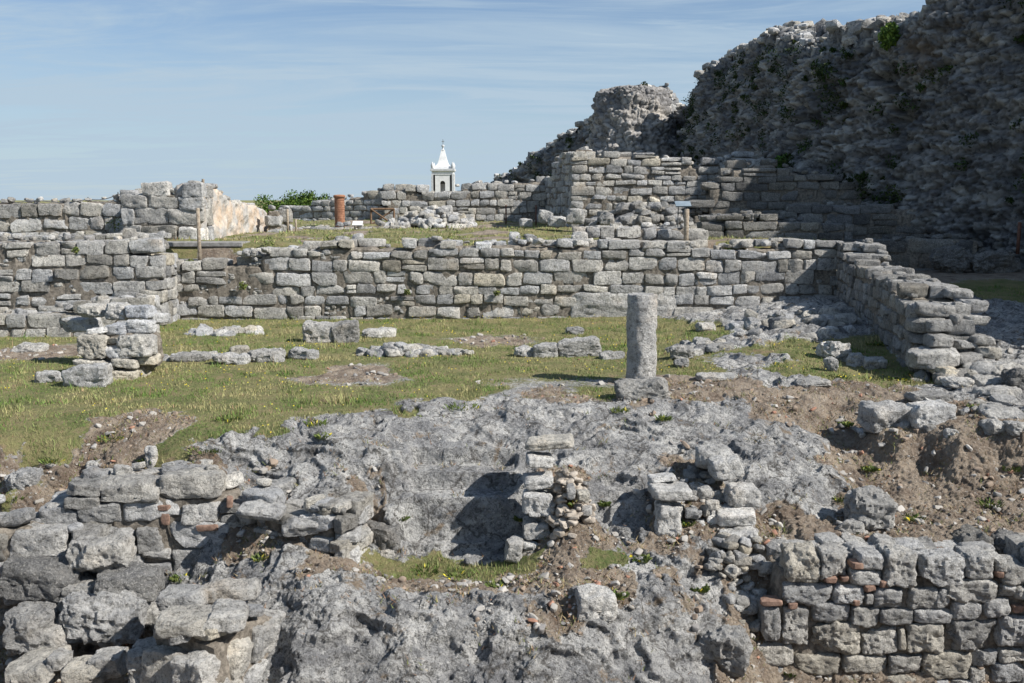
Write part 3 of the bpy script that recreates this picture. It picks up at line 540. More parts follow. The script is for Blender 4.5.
# ------------------------------------------------------------------ the great city wall
def rubble_wall(name, label, pts, tops, zb, thick, du=.055, seed=1, coarse=1., lumps=1.):
    """a huge eroded rubble wall: face, rounded crown and back in one mesh"""
    pts = np.array(pts, float); seg = np.linalg.norm(np.diff(pts, axis=0), axis=1); cs = np.concatenate([[0], np.cumsum(seg)]); Ln = cs[-1]
    nu = int(Ln/(du*coarse)); s = np.linspace(0, Ln, nu); X = np.interp(s, cs, pts[:, 0]); Y = np.interp(s, cs, pts[:, 1])
    kk = np.ones(25)/25; Xs = np.convolve(np.pad(X, 12, 'edge'), kk, 'valid'); Ys = np.convolve(np.pad(Y, 12, 'edge'), kk, 'valid')
    tx, ty = np.gradient(Xs), np.gradient(Ys); tn = np.hypot(tx, ty); nx, ny = -ty/tn, tx/tn        # into the wall
    tp = np.interp(s, [t[0] for t in tops], [t[1] for t in tops]); one = np.stack([s*.9, s*0+seed, s*0], 1); tp = tp+.22*fbm(one, 4, .6)+.05*fbm(one*6, 3)
    hmax = tp.max()-zb; nf = int(hmax/(du*coarse)); nt_ = int(thick/(du*2*coarse)); nb = 20
    prof = [(0., v) for v in np.linspace(0, 1, nf)]+[(thick*q, 1.) for q in np.linspace(0, 1, nt_)[1:]]+[(thick, v) for v in np.linspace(1, 0, nb)[1:]]
    nv = len(prof); ww = np.array([p[0] for p in prof]); vv = np.array([p[1] for p in prof])
    Sg, Wg = np.meshgrid(s, ww); Vg = np.repeat(vv[:, None], nu, 1); H = tp-zb
    round_ = np.clip(.55-Wg, 0, .55)**2*.9*(Vg > .999); Z = zb+Vg*H-round_; batter = .05*(Vg*H)+.55*np.clip(Vg*H-(H-1.0), 0, 1)**2*(Wg < .01)
    off = Wg+np.where(Wg < .01, batter, np.maximum(batter, 0)+.55*(1-np.clip(Wg/thick, 0, 1)))
    PX = Xs+nx*off; PY = Ys+ny*off; V = np.stack([PX.ravel(), PY.ravel(), Z.ravel()], 1); sv = Sg.ravel(); fz = Z.ravel()+off.ravel()*.9
    q = np.stack([sv, fz, sv*0+seed], 1); wp = .25*fbm(q*.9, 3)
    f1, f2, idn = worley((sv+wp)*2.7+.4*fbm(q*4, 2), (fz+wp*.5)*4.6, seed); e1 = sst(.02, .20, f2-f1)
    g1, g2, idg = worley((sv)*6.5, (fz+wp)*8.5, seed+3); e2 = sst(0, .22, g2-g1)
    big = fbm(q*.33, 4, .55); mid = fbm(q*1.3+9, 4, .6); course = .05*np.sin(fz*9.5+mid)
    holes = -np.clip(fbm(q*.8+50, 4, .6)-.42, 0, 1)*1.3
    rag_ = fbm(q*2.7+20, 4, .65); d = lumps*(.42*big+.17*mid+course*.8+holes+.10*rag_-.25*np.clip(-rag_-.35, 0, 1))+.13*e1*(.25+idn)+.06*e2*(.3+idg)+.06*fbm(q*9, 3)
    G = V.reshape(nv, nu, 3); N_ = np.cross(np.gradient(G, axis=1), np.gradient(G, axis=0)); N_ /= np.linalg.norm(N_, axis=2, keepdims=True)+1e-9; N_ = N_.reshape(-1, 3)
    V = V+N_*d[:, None]
    ii = np.arange(nu*nv).reshape(nv, nu); Fq = np.stack([ii[:-1, :-1], ii[:-1, 1:], ii[1:, 1:], ii[1:, :-1]], -1).reshape(-1, 4)
    t = .45+.8*idn**1.5+.45*idg; t = t*(.5+.5*np.minimum(e1+.2, 1)); w = .10*(idn-.4)
    tint = np.stack([t*(1+w*.4), t, t*(1-w)], 1)
    o = mk(name, V, Fq, 'cliff', None, tint); 
    return tag(o, label, 'ruined wall'), V, N_, (nv, nu, nf)
def stop(path):                                          # top heights from pixels along the plan line
    return path
PL = [(8.4, 58), (8.9, 54), (10.3, 35.5), (13.9, 29.6), (16.3, 25.5), (17.0, 17), (17.2, 9.5)]
def line_tops(pl, l):
    pl = np.array(pl, float); seg = np.linalg.norm(np.diff(pl, axis=0), axis=1); cs = np.concatenate([[0], np.cumsum(seg)]); out = []
    for px, py in l:
        k = (px-512)/F/ray(px, py)[1]; best = None
        for i in range(len(pl)-1):
            A, B = pl[i], pl[i+1]; den = (B[0]-A[0])-k*(B[1]-A[1])
            if abs(den) < 1e-9: continue
            t = (k*A[1]-A[0])/den
            if -.05 <= t <= 1.05: y = A[1]+t*(B[1]-A[1]); best = (cs[i]+t*seg[i], W(px, py, y=y)[2]); break
        if best: out.append(best)
    return sorted(out), cs[-1]
tp, Ln = line_tops(PL, [(668, 118), (680, 92), (692, 72), (706, 58), (722, 48), (755, 36), (780, 40), (800, 40), (822, 34), (840, 27), (870, 20), (900, 8), (930, -6), (960, -20), (1000, -35)])
cl, CV, CN, cinfo = rubble_wall('city_wall', 'huge dark rubble city wall towering over the right side', PL, tp+[(Ln-18, 11.3), (Ln-15.5, 11.0), (Ln-13, 9.4), (Ln-7.5, 8.8), (Ln, 8.6)], .6, 3., seed=2)  # out of view, the crest is raised and the run lengthened to cast shade
PF = [(-1.6, 66), (2.6, 60), (5.6, 56.5), (9.5, 53)]
tpf, Lf = line_tops(PF, [(500, 178), (515, 164), (530, 152), (550, 138), (570, 124), (590, 104), (604, 92), (640, 92), (668, 130)])
cl2, CV2, CN2, ci2 = rubble_wall('city_wall', 'lower shaded end of the city wall sloping down to the left', PF, tpf, .8, 3., seed=6, coarse=1.5)
def crown(wall, V, info, seed, cnt):
    nv, nu, nf = info; r = np.random.default_rng(seed); st = Stones(r)
    for _ in range(cnt):
        j = int(nf+r.integers(-6, 14)); p = V[j*nu+r.integers(0, nu)]; d = r.uniform(.12, .42)*(1.5 if r.random() < .1 else 1)
        st.add(p+np.array([0, 0, d*.12]), (d*r.uniform(1, 1.7), d*1.1, d*r.uniform(.5, .9)), r.uniform(0, 3), (r.normal()*.2, r.normal()*.2), 4, 5, 4, .16, .12, rtint(r, .25, .1))
    o = st.build('crown_rubble', 'stone', wall)
crown(cl, CV, cinfo, 61, 750); crown(cl2, CV2, ci2, 62, 260)
# lit stump of a tower on it
def tower_stump():
    nu, nv = 260, 150; c = W(635, 150, y=54.0); cx, cy = c[0], c[1]+1.4; a = np.linspace(0, 2*math.pi, nu, endpoint=False); ztop = W(635, 84, y=54.5)[2]
    prof = [(v, r) for v, r in zip(np.linspace(0, .93, nv-30), np.interp(np.linspace(0, .93, nv-30), [0, .3, .55, .62, .8, .93], [3.3, 2.75, 2.3, 2.12, 1.98, 1.75]))]+[(.93+.07*math.sin(t*math.pi/2), 1.75*math.cos(t*math.pi/2)+.01) for t in np.linspace(.03, 1, 30)]
    v = np.array([p[0] for p in prof]); rr = np.array([p[1] for p in prof]); Aa, Vv = np.meshgrid(a, v); Rr = np.repeat(rr[:, None], nu, 1)
    ca, sa = np.cos(Aa).ravel(), np.sin(Aa).ravel(); z = (1.2+(ztop-1.2)*Vv).ravel(); r = Rr.ravel(); P = np.stack([cx+ca*r, cy+sa*r*.9, z], 1)
    q = P*1.0; f1, f2, idn = worley(Aa.ravel()*8/math.pi*2, z*3.6, 3); f1, f2, idn = worley(np.round(16/math.pi*2)/2*Aa.ravel()*.95, z*4+.4*fbm(q, 2), 3); e1 = sst(0, .24, f2-f1)
    d = .28*fbm(q*.6, 4, .6)+.13*fbm(q*2, 4, .6)+.11*e1*(.5+idn)+.05*fbm(q*7, 3); d *= np.clip(r/.8, .15, 1)
    P[:, 0] += ca*d; P[:, 1] += sa*d; P[:, 2] += .3*d
    t = (.8+.5*idn)*(.5+.5*np.minimum(e1+.2, 1)); ii = np.arange(nu*nv).reshape(nv, nu); jj = np.roll(ii, -1, 1)
    Fq = np.stack([ii[:-1], jj[:-1], jj[1:], ii[1:]], -1).reshape(-1, 4)
    return tag(mk('wall_stump', P, Fq, 'cliff', None, np.stack([t*1.06, t, t*.93], 1)*1.35), 'rounded sunlit rubble stump rising behind the tall block wall', 'ruined wall'), P, ztop, (cx, cy)
stump, SP, sz, sc_ = tower_stump()

# ------------------------------------------------------------------ single stones
NST = [0]
def pxstone(st, box, y=None, dep=.4, n=12, k=6, cuts=3, corner=.1, amp=.08, tint=None, rz=None, tilt=None, sink=.03, r=rng):
    """one stone whose outline fills a pixel box; it stands on the ground unless a depth is given"""
    x0, y0, x1, y1 = box; xc = (x0+x1)/2
    if y is None: p = hit(xc, y1); y = p[1]
    p0 = W(x0, y1, y=y); p1 = W(x1, y1, y=y); zt = W(xc, y0, y=y+dep*.75)[2]; zb = p0[2]-sink; h = max(zt-zb, .07)
    st.add(((p0[0]+p1[0])/2, y+dep/2, zb+h/2), ((p1[0]-p0[0])*1.04, dep, h*1.04), r.normal()*.12 if rz is None else rz, (r.normal()*.05, r.normal()*.05) if tilt is None else tilt, n, k, cuts, corner, amp, tint or rtint(r, .12, .05))
    return y
def zoomrow(l, ox, oy, sc): return [(ox+a/sc, oy+b/sc, ox+c/sc, oy+d/sc) for a, b, c, d in l]
def rock(name, label, cat, box, y=None, dep=.4, m='stone', group=None, n=16, **kw):
    NST[0] += 1; r = np.random.default_rng(1000+NST[0]); st = Stones(r); kw.setdefault('tint', rtint(r, .08, .04)); kw['tint'] = kw['tint'] or (1, 1, 1); pxstone(st, box, y, dep, n=n, r=r, **kw); o = st.build(name, m, None, 5., 5)
    return tag(o, label, cat, group)

# heaps of rubble on the terrace and rows of broken stone on the lawn
def heap(name, label, px, py, y, rx, ry, h, n, seed, size=(.15, .4), m='stone', flat=False):
    r = np.random.default_rng(seed); st = Stones(r); c = W(px, py, y=y); z0 = gz(c[0], c[1])
    for i in range(n):
        a, q = r.uniform(0, 6.28), r.random()**.6; x, yy = c[0]+rx*q*math.cos(a), c[1]+ry*q*math.sin(a); z = gz(x, yy)+h*(1-q*q)*(.2+.8*r.random() if not flat else .5); d = r.uniform(*size)
        st.add((x, yy, z), (d*r.uniform(1, 1.7), d*1.1, d*r.uniform(.5, .9)), r.uniform(0, 3), (r.normal()*.25, r.normal()*.25), 6, 4, 4, .16, .12, rtint(r, .22, .12))
    return tag(st.build(name, m, None), label, 'rubble')
# column and its base stone
def column():
    p = hit(644, 386); y = 15.85; b = W(641, 376, y=y); zt = W(641, 294, y=y)[2]; r0 = 15.2*y/F
    n, nv = 72, 90; a = np.linspace(0, 2*math.pi, n, endpoint=False); z0 = -.1
    prof = [(r0*1.0, z) for z in np.linspace(z0, zt-.035, nv-8)]+[(r0*(1-.14*q*q), zt-.035+.035*math.sin(q*1.57)) for q in np.linspace(.2, 1, 4)]+[(r0*q, zt) for q in (.7, .4, .15, .01)]
    V = np.array([(b[0]+r*math.cos(t), y+r*math.sin(t), z) for r, z in prof for t in a]); q = V*np.array([6, 6, 5.]); c = np.array([b[0], y, 0]); N_ = V-c; N_[:, 2] = 0; L_ = np.linalg.norm(N_, axis=1, keepdims=True); N_ = N_/(L_+1e-6)*np.clip(L_/r0, 0, 1)
    V = V+N_*(.016*fbm(q*.7, 5)-.045*np.clip(fbm(V*3.3+6, 3)-.30+.35*sst(zt-.22, zt, V[:, 2]), 0, 1)+.006*fbm(V*40, 2))[:, None]; V[:, 2] += .012*fbm(V*7, 2)*(V[:, 2] > zt-.05)
    m = stone_mat('column_granite', 1.75, .60, .8); ii = np.arange(n*len(prof)).reshape(len(prof), n); jj = np.roll(ii, -1, 1)
    o = mk('column_shaft', V, np.stack([ii[:-1], jj[:-1], jj[1:], ii[1:]], -1).reshape(-1, 4), m, None, np.ones((len(V), 3))*.92); tag(o, 'broken round grey stone column standing on the lawn', 'column')
column()
rock('flat_stone', 'flat speckled stone lying in front of the standing column', 'stone block', (620, 378, 670, 400), None, .45, 'palestone', cuts=4, corner=.14, n=22)

# right foreground wall, stone by stone
def near_wall():
    rt = thing('dry_stone_wall', 'coursed grey block wall in the lower right corner', 'stone wall'); r = np.random.default_rng(9); st = Stones(r)
    L_ = [(170, 80, 300, 195), (295, 88, 402, 192), (430, 95, 525, 150), (400, 150, 520, 205), (525, 85, 650, 210), (655, 105, 825, 210), (815, 97, 925, 180), (925, 110, 970, 160), (950, 130, 1040, 200),
          (160, 195, 340, 275), (340, 205, 450, 275), (485, 215, 610, 290), (610, 215, 715, 290), (450, 235, 482, 275), (735, 180, 940, 265), (945, 200, 1000, 250), (1000, 210, 1070, 255), (705, 215, 760, 290),
          (80, 280, 150, 405), (150, 285, 258, 420), (265, 265, 400, 340), (400, 280, 505, 355), (505, 290, 630, 350), (630, 290, 770, 340), (765, 262, 880, 330), (880, 252, 995, 320),
          (258, 335, 440, 450), (440, 360, 575, 452), (575, 360, 605, 440), (605, 345, 745, 448), (745, 325, 930, 440), (928, 312, 1080, 430),
          (35, 415, 200, 492), (200, 455, 370, 525), (370, 460, 535, 525), (538, 450, 660, 520), (660, 445, 840, 540), (840, 440, 935, 495), (935, 432, 1060, 482),
          (45, 495, 160, 580), (160, 520, 355, 600), (355, 525, 500, 590), (500, 528, 650, 595), (650, 540, 760, 610), (830, 500, 910, 560), (910, 484, 1060, 560), (760, 545, 900, 610), (45, 585, 200, 660), (200, 605, 420, 670), (420, 595, 640, 660), (640, 610, 860, 670), (860, 562, 1070, 640)]
    yf = lambda px: 10.22-.12*(px-765)/260
    for b in zoomrow(L_, 740, 530, 3.606):
        y = yf((b[0]+b[2])/2); dep = .36; p0 = W(b[0], b[3], y=y); p1 = W(b[2], b[1], y=y); warm = .05 if b[3] < 650 else .2
        st.add(((p0[0]+p1[0])/2, y+dep/2, (p0[2]+p1[2])/2), ((p1[0]-p0[0])*1.0, dep, (p1[2]-p0[2])*1.0), r.normal()*.03, (r.normal()*.03, r.normal()*.03), 18, 8, r.integers(1, 4), .07, .085, rtint(r, .13, warm))
    # second leaf behind the face and the run beyond the frame
    for i in range(46):
        px = r.uniform(770, 1040); y = yf(px)+r.uniform(.42, .8); z = r.uniform(-1.15, -.93); p = W(px, 560, y=y); st.add((p[0], y, z), (r.uniform(.2, .5), .3, r.uniform(.15, .26)), r.normal()*.2, (0, 0), 7, 5, 3, .12, .09, rtint(r, .15, .05))
    st.build('stonework', 'palestone', rt, 5.5, 5)
    A = W(1036, 600, y=10.08); B = W(1290, 600, y=9.95); masonry(rt, A[:2], B[:2], [(0, -.80), (3, -.75)], -2.4, .7, ch=(.2, .34), lw=(.3, .7), n=8, seed=33)
    br = Stones(r)
    for b in zoomrow([(80, 245, 155, 280), (405, 110, 445, 145), (450, 206, 492, 224), (305, 172, 350, 192), (990, 258, 1030, 305), (505, 185, 545, 210), (370, 175, 395, 192), (405, 265, 440, 280), (180, 275, 215, 287), (925, 160, 950, 178)], 740, 530, 3.606): pxstone(br, b, yf(b[0])-.02, .2, n=6, amp=.05, tint=(.9+r.random()*.3,)*3, sink=0, r=r)
    br.build('brick_chips', 'brick', rt)
    cs = Stones(r)
    for i in range(11):
        px = 796+i*24; p = W(px, 600, y=yf(px)); cs.add((p[0], p[1]+.44, -1.65), (.34, .72, 1.2), 0, (0, 0), 10, 12, 0, .0, .08)
    cs.build('mortar_core', 'mortar', rt, 5)
near_wall()

# stub of a wall in the middle
def stub(name, label, stones, small=(), y=None, dep=.34, bricks=(), m='palestone', amp=.08, rub=None, warm=.02):
    rt = thing(name, label, 'wall stub'); NST[0] += 1; r = np.random.default_rng(500+NST[0]); st = Stones(r)
    for b in stones:
        yy = (b[4] if len(b) > 4 else y); pxstone(st, b[:4], yy, b[5] if len(b) > 5 else dep, n=18, k=7, cuts=int(r.integers(2, 5)), corner=.09, amp=amp, tint=tuple(1.22*c for c in rtint(r, .10, warm)), r=r, rz=r.normal()*.06, sink=.015)
    for b in small:
        yy = b[4] if len(b) > 4 else y; pxstone(st, b[:4], yy, .16, n=9, cuts=4, tint=rtint(r, .2, .1), r=r)
    st.build('stonework', m, rt, 5.5, 5)
    if bricks:
        br = Stones(r)
        for b in bricks: b = (b[0]+(b[2]-b[0])*.2, b[1]+(b[3]-b[1])*.1, b[2]-(b[2]-b[0])*.2, b[3]-(b[3]-b[1])*.1)+tuple(b[4:]); pxstone(br, b[:4], b[4] if len(b) > 4 else y, .18, n=6, amp=.05, r=r, sink=0, tint=(1, 1, 1))
        br.build('brick_chips', 'brick', rt)
    if rub:
        cs = Stones(r)
        for b in rub: pxstone(cs, b[:4], b[4], b[5], n=22, k=4, cuts=3, corner=.15, amp=.07, tint=(1.5, 1.3, 1.12), r=r, sink=.1)
        cs.build('mortar_core', 'mortar', rt, 6, 5)
    return rt
def zr(l, ox, oy, sc, ys): return [(*b, *(ys[i] if isinstance(ys, (list, tuple)) else (ys,))) for i, b in enumerate(zoomrow(l, ox, oy, sc))]
yS = hit(545, 541)[1]
stub('wall_stub', 'tall narrow stack of squared stones in the middle of the bedrock',
     [(*b, yS+o, d) for b, o, d in zip(zoomrow([(130, 75, 360, 150), (130, 160, 255, 235), (120, 255, 260, 335), (115, 340, 262, 475), (120, 478, 242, 588), (25, 570, 110, 690)], 500, 420, 4.878), (.42, .26, .16, .06, 0, -.12), (.45, .4, .4, .4, .4, .3))],
     [(*b, yS-.05) for b in zoomrow([(108, 590, 185, 625), (110, 625, 180, 665), (180, 610, 240, 665), (380, 340, 435, 400), (325, 310, 370, 380), (400, 420, 450, 460), (370, 570, 430, 640), (270, 470, 330, 520)], 500, 420, 4.878)],
)
heap('mortar_mound', 'crumbled tan mortar and small stones spilling from the right of the tall stone stack', 567, 520, yS+.25, .30, .45, .5, 150, 45, (.04, .13), 'tanstone')
y2 = hit(665, 537)[1]; y3 = hit(740, 550)[1]
stub('wall_stub', 'short broken stub with a split upright block, left of the tilted stone pile',
     [(*b, y2+o, d) for b, o, d in zip(zoomrow([(125, 235, 270, 310), (145, 305, 240, 448), (115, 200, 215, 240)], 620, 420, 3.79), (.05, 0, .35), (.5, .45, .3))],
     [(*b, y2+.05) for b in zoomrow([(230, 400, 265, 445), (265, 440, 320, 470), (250, 330, 300, 370)], 620, 420, 3.79)], bricks=[(*b, y2-.03) for b in zoomrow([(165, 450, 260, 480)], 620, 420, 3.79)])
stub('wall_stub', 'leaning pile of squared stones at the right end of the bedrock',
     [(*b, y3+o, d) for b, o, d in zip(zoomrow([(305, 95, 440, 190), (350, 135, 475, 225), (415, 240, 540, 332), (385, 330, 520, 402), (388, 400, 530, 490), (385, 495, 460, 560), (460, 488, 520, 560), (325, 335, 390, 440), (355, 450, 390, 540)], 620, 420, 3.79), (.95, .7, .42, .22, .05, 0, .1, .32, .1), (.4, .35, .4, .35, .38, .3, .3, .3, .2))],
     [(*b, y3+.3) for b in zoomrow([(280, 335, 310, 365), (315, 320, 340, 360), (300, 250, 350, 290), (330, 300, 380, 335), (290, 370, 325, 400)], 620, 420, 3.79)])
# broken pier at the left of the lawn
yP = hit(115, 380)[1]
stub('ruined_pier', 'crumbling square pier of mixed stones on the left of the lawn',
     [(*b, yP+o, .4) for b, o in zip(zoomrow([(315, 310, 475, 445), (300, 445, 515, 510), (515, 440, 665, 505), (480, 505, 650, 572), (560, 310, 740, 440), (600, 225, 740, 305), (465, 360, 620, 445), (480, 325, 570, 362), (370, 268, 480, 308), (490, 245, 600, 310), (640, 420, 760, 480), (650, 480, 710, 570), (330, 135, 480, 210), (480, 130, 600, 225), (590, 140, 740, 215), (700, 185, 820, 245), (230, 210, 420, 290)], 20, 280, 5.69),
                                        (0, -.02, 0, -.02, .06, .3, .05, .1, .15, .25, .18, .22, 1.3, 1.1, 1.0, 1.2, 1.6))],
     m='palestone', rub=[(82, 330, 148, 376, yP+.15, 1.0)], warm=.2)
# left foreground masonry
Z7 = lambda l: zoomrow(l, 0, 450, 2.93); Z8 = lambda l: zoomrow(l, 160, 450, 2.93)
yb = hit(190, 548)[1]+.02
rt = wallpx('ruined_wall', 'broken wall of big grey blocks with brick chips along the left bank', yb-.25, yb, 28, 236,
    [(28, 512), (50, 502), (66, 498), (84, 486), (108, 477), (150, 480), (152, 476), (205, 478), (226, 484), (236, 496)], -2.0, .9, ch=(.2, .36), lw=(.28, .72), n=15, seed=71, rag=.07, miss=.03, m='palestone', corner=.10, warm=.08, amp=.09, tv=.13, cat='ruined wall')
r = np.random.default_rng(3); br = Stones(r)
for b in Z7([(205, 205, 232, 226), (234, 208, 278, 228), (230, 180, 252, 195), (458, 158, 498, 178), (470, 178, 494, 220)])+Z8([(105, 222, 165, 240), (190, 135, 208, 172)]): pxstone(br, b, yb-.09, .16, n=6, k=9, amp=.05, r=r, sink=0, tint=(.9+.3*r.random(),)*3)
br.build('brick_chips', 'brick', rt)
yk = hit(300, 552)[1]
rt = wallpx('rubble_bank', 'low rubble of small stones and red soil right of the big block wall', yb-.05, yk, 234, 336,
    [(234, 492), (255, 490), (270, 506), (300, 516), (320, 510), (336, 516)], -1.7, .7, ch=(.09, .19), lw=(.12, .38), n=9, seed=72, rag=.12, miss=.08, m='palestone', corner=.14, warm=.15, amp=.10, cat='ruined wall')
st = Stones(r)
for b in Z8([(350, 190, 455, 252), (225, 152, 350, 200)]): pxstone(st, b, yk+.05, .35, n=18, k=5, cuts=5, tint=(1, 1, 1), r=r)
st.build('top_stones', 'palestone', rt)
wallpx('ruined_wall', 'lower grey masonry at the left edge under the long dark boulder', 10.5, 10.75, -60, 112, [(-60, 520), (0, 524), (40, 522), (75, 530), (100, 548), (112, 570)], -2.4, .8, ch=(.2, .34), lw=(.3, .7), n=13, seed=73, rag=.10, miss=.04, corner=.10, amp=.09, cat='ruined wall')
stub('wall_stub', 'three-stone stub at the left edge of the grassy hollow', [(*b, hit(347, 563)[1]+o, .4) for b, o in zip(Z8([(475, 210, 517, 252), (514, 220, 580, 272), (520, 268, 580, 338)]), (.15, .02, 0))], [])
def cross_stub():
    rt = thing('ruined_wall', 'pale thick wall stump in the lower left, seen along its sunlit side', 'ruined wall')
    masonry(rt, (-2.80, 8.62), (-2.30, 9.75), [(0, -1.06), (.5, -1.04), (1.25, -1.10)], -2.3, .80, ch=(.3, .46), lw=(.32, .5), n=16, seed=44, rag=.03, miss=0, m='palestone', corner=.10, warm=.12, amp=.08, lay=2)
    r = np.random.default_rng(2); st = Stones(r)
    for b, y, d in ((Z8([(-30, 482, 140, 560)])[0], 8.75, .5), (Z8([(100, 478, 235, 545)])[0], 8.85, .6), (Z8([(-20, 452, 120, 490)])[0], 9.35, .4), (Z8([(120, 440, 280, 480)])[0], 9.6, .35)): 
        p = W((b[0]+b[2])/2, b[3], y=y); w = (b[2]-b[0])*y/F; st.add((p[0], y+d/2, -1.03), (w, d, .16), r.normal()*.1, (r.normal()*.05, r.normal()*.05), 18, 7, 3, .12, .10, rtint(r, .08, .05))
    st.build('top_slabs', 'palestone', rt, 5.5, 5)
cross_stub()

# loose boulders, bottom left
G1 = 'boulders heaped in the lower left corner'
BL = [((-30, 300, 200, 440), 10.2, .7, 'darkstone', 'long dark boulder lying against the left edge of the photo, top of the heap', 7), ((200, 252, 358, 362), 10.35, .45, 'palestone', 'pale pitted boulder on top of the boulder heap', 5),
      ((272, 336, 440, 442), 10.15, .5, 'darkstone', 'dark blue-grey boulder lying directly above the biggest boulder of the heap', 4), ((155, 370, 275, 482), 10.15, .5, 'stone', 'rounded grey boulder wedged behind the left side of the biggest boulder', 4),
      ((170, 392, 402, 572), 9.9, .7, 'stone', 'biggest brown-grey boulder in the middle of the heap', 3.5), ((402, 452, 488, 512), 10.2, .3, 'stone', 'small pitted boulder right of the biggest boulder in the heap', 4),
      ((0, 450, 118, 612), 9.7, .6, 'palestone', 'rounded pale brown boulder at the left edge, below the long dark one', 3), ((92, 500, 178, 582), 9.75, .4, 'palestone', 'lumpy pale boulder touching the rounded one at the left edge', 3.5),
      ((-20, 592, 136, 700), 9.2, .6, 'palestone', 'flat-topped pale block in the very bottom left corner', 6), ((136, 582, 180, 655), 9.3, .3, 'stone', 'narrow brownish stone beside the flat-topped corner block', 5),
      ((175, 612, 282, 700), 9.1, .4, 'stone', 'squared grey block on the bottom edge of the photo, right of the corner block', 7), ((256, 582, 346, 672), 9.25, .35, 'palestone', 'cracked pale stone above and right of the squared bottom block', 6),
      ((372, 552, 508, 700), 8.95, .5, 'stone', 'pitted dark-spotted boulder left of the pale wall stump', 4)]
for b, y, d, m, l, k in BL: rock('boulder', l, 'boulder', Z7([b])[0], y, d, m, G1, k=k+2, n=24, cuts=5, corner=.11, amp=.09)
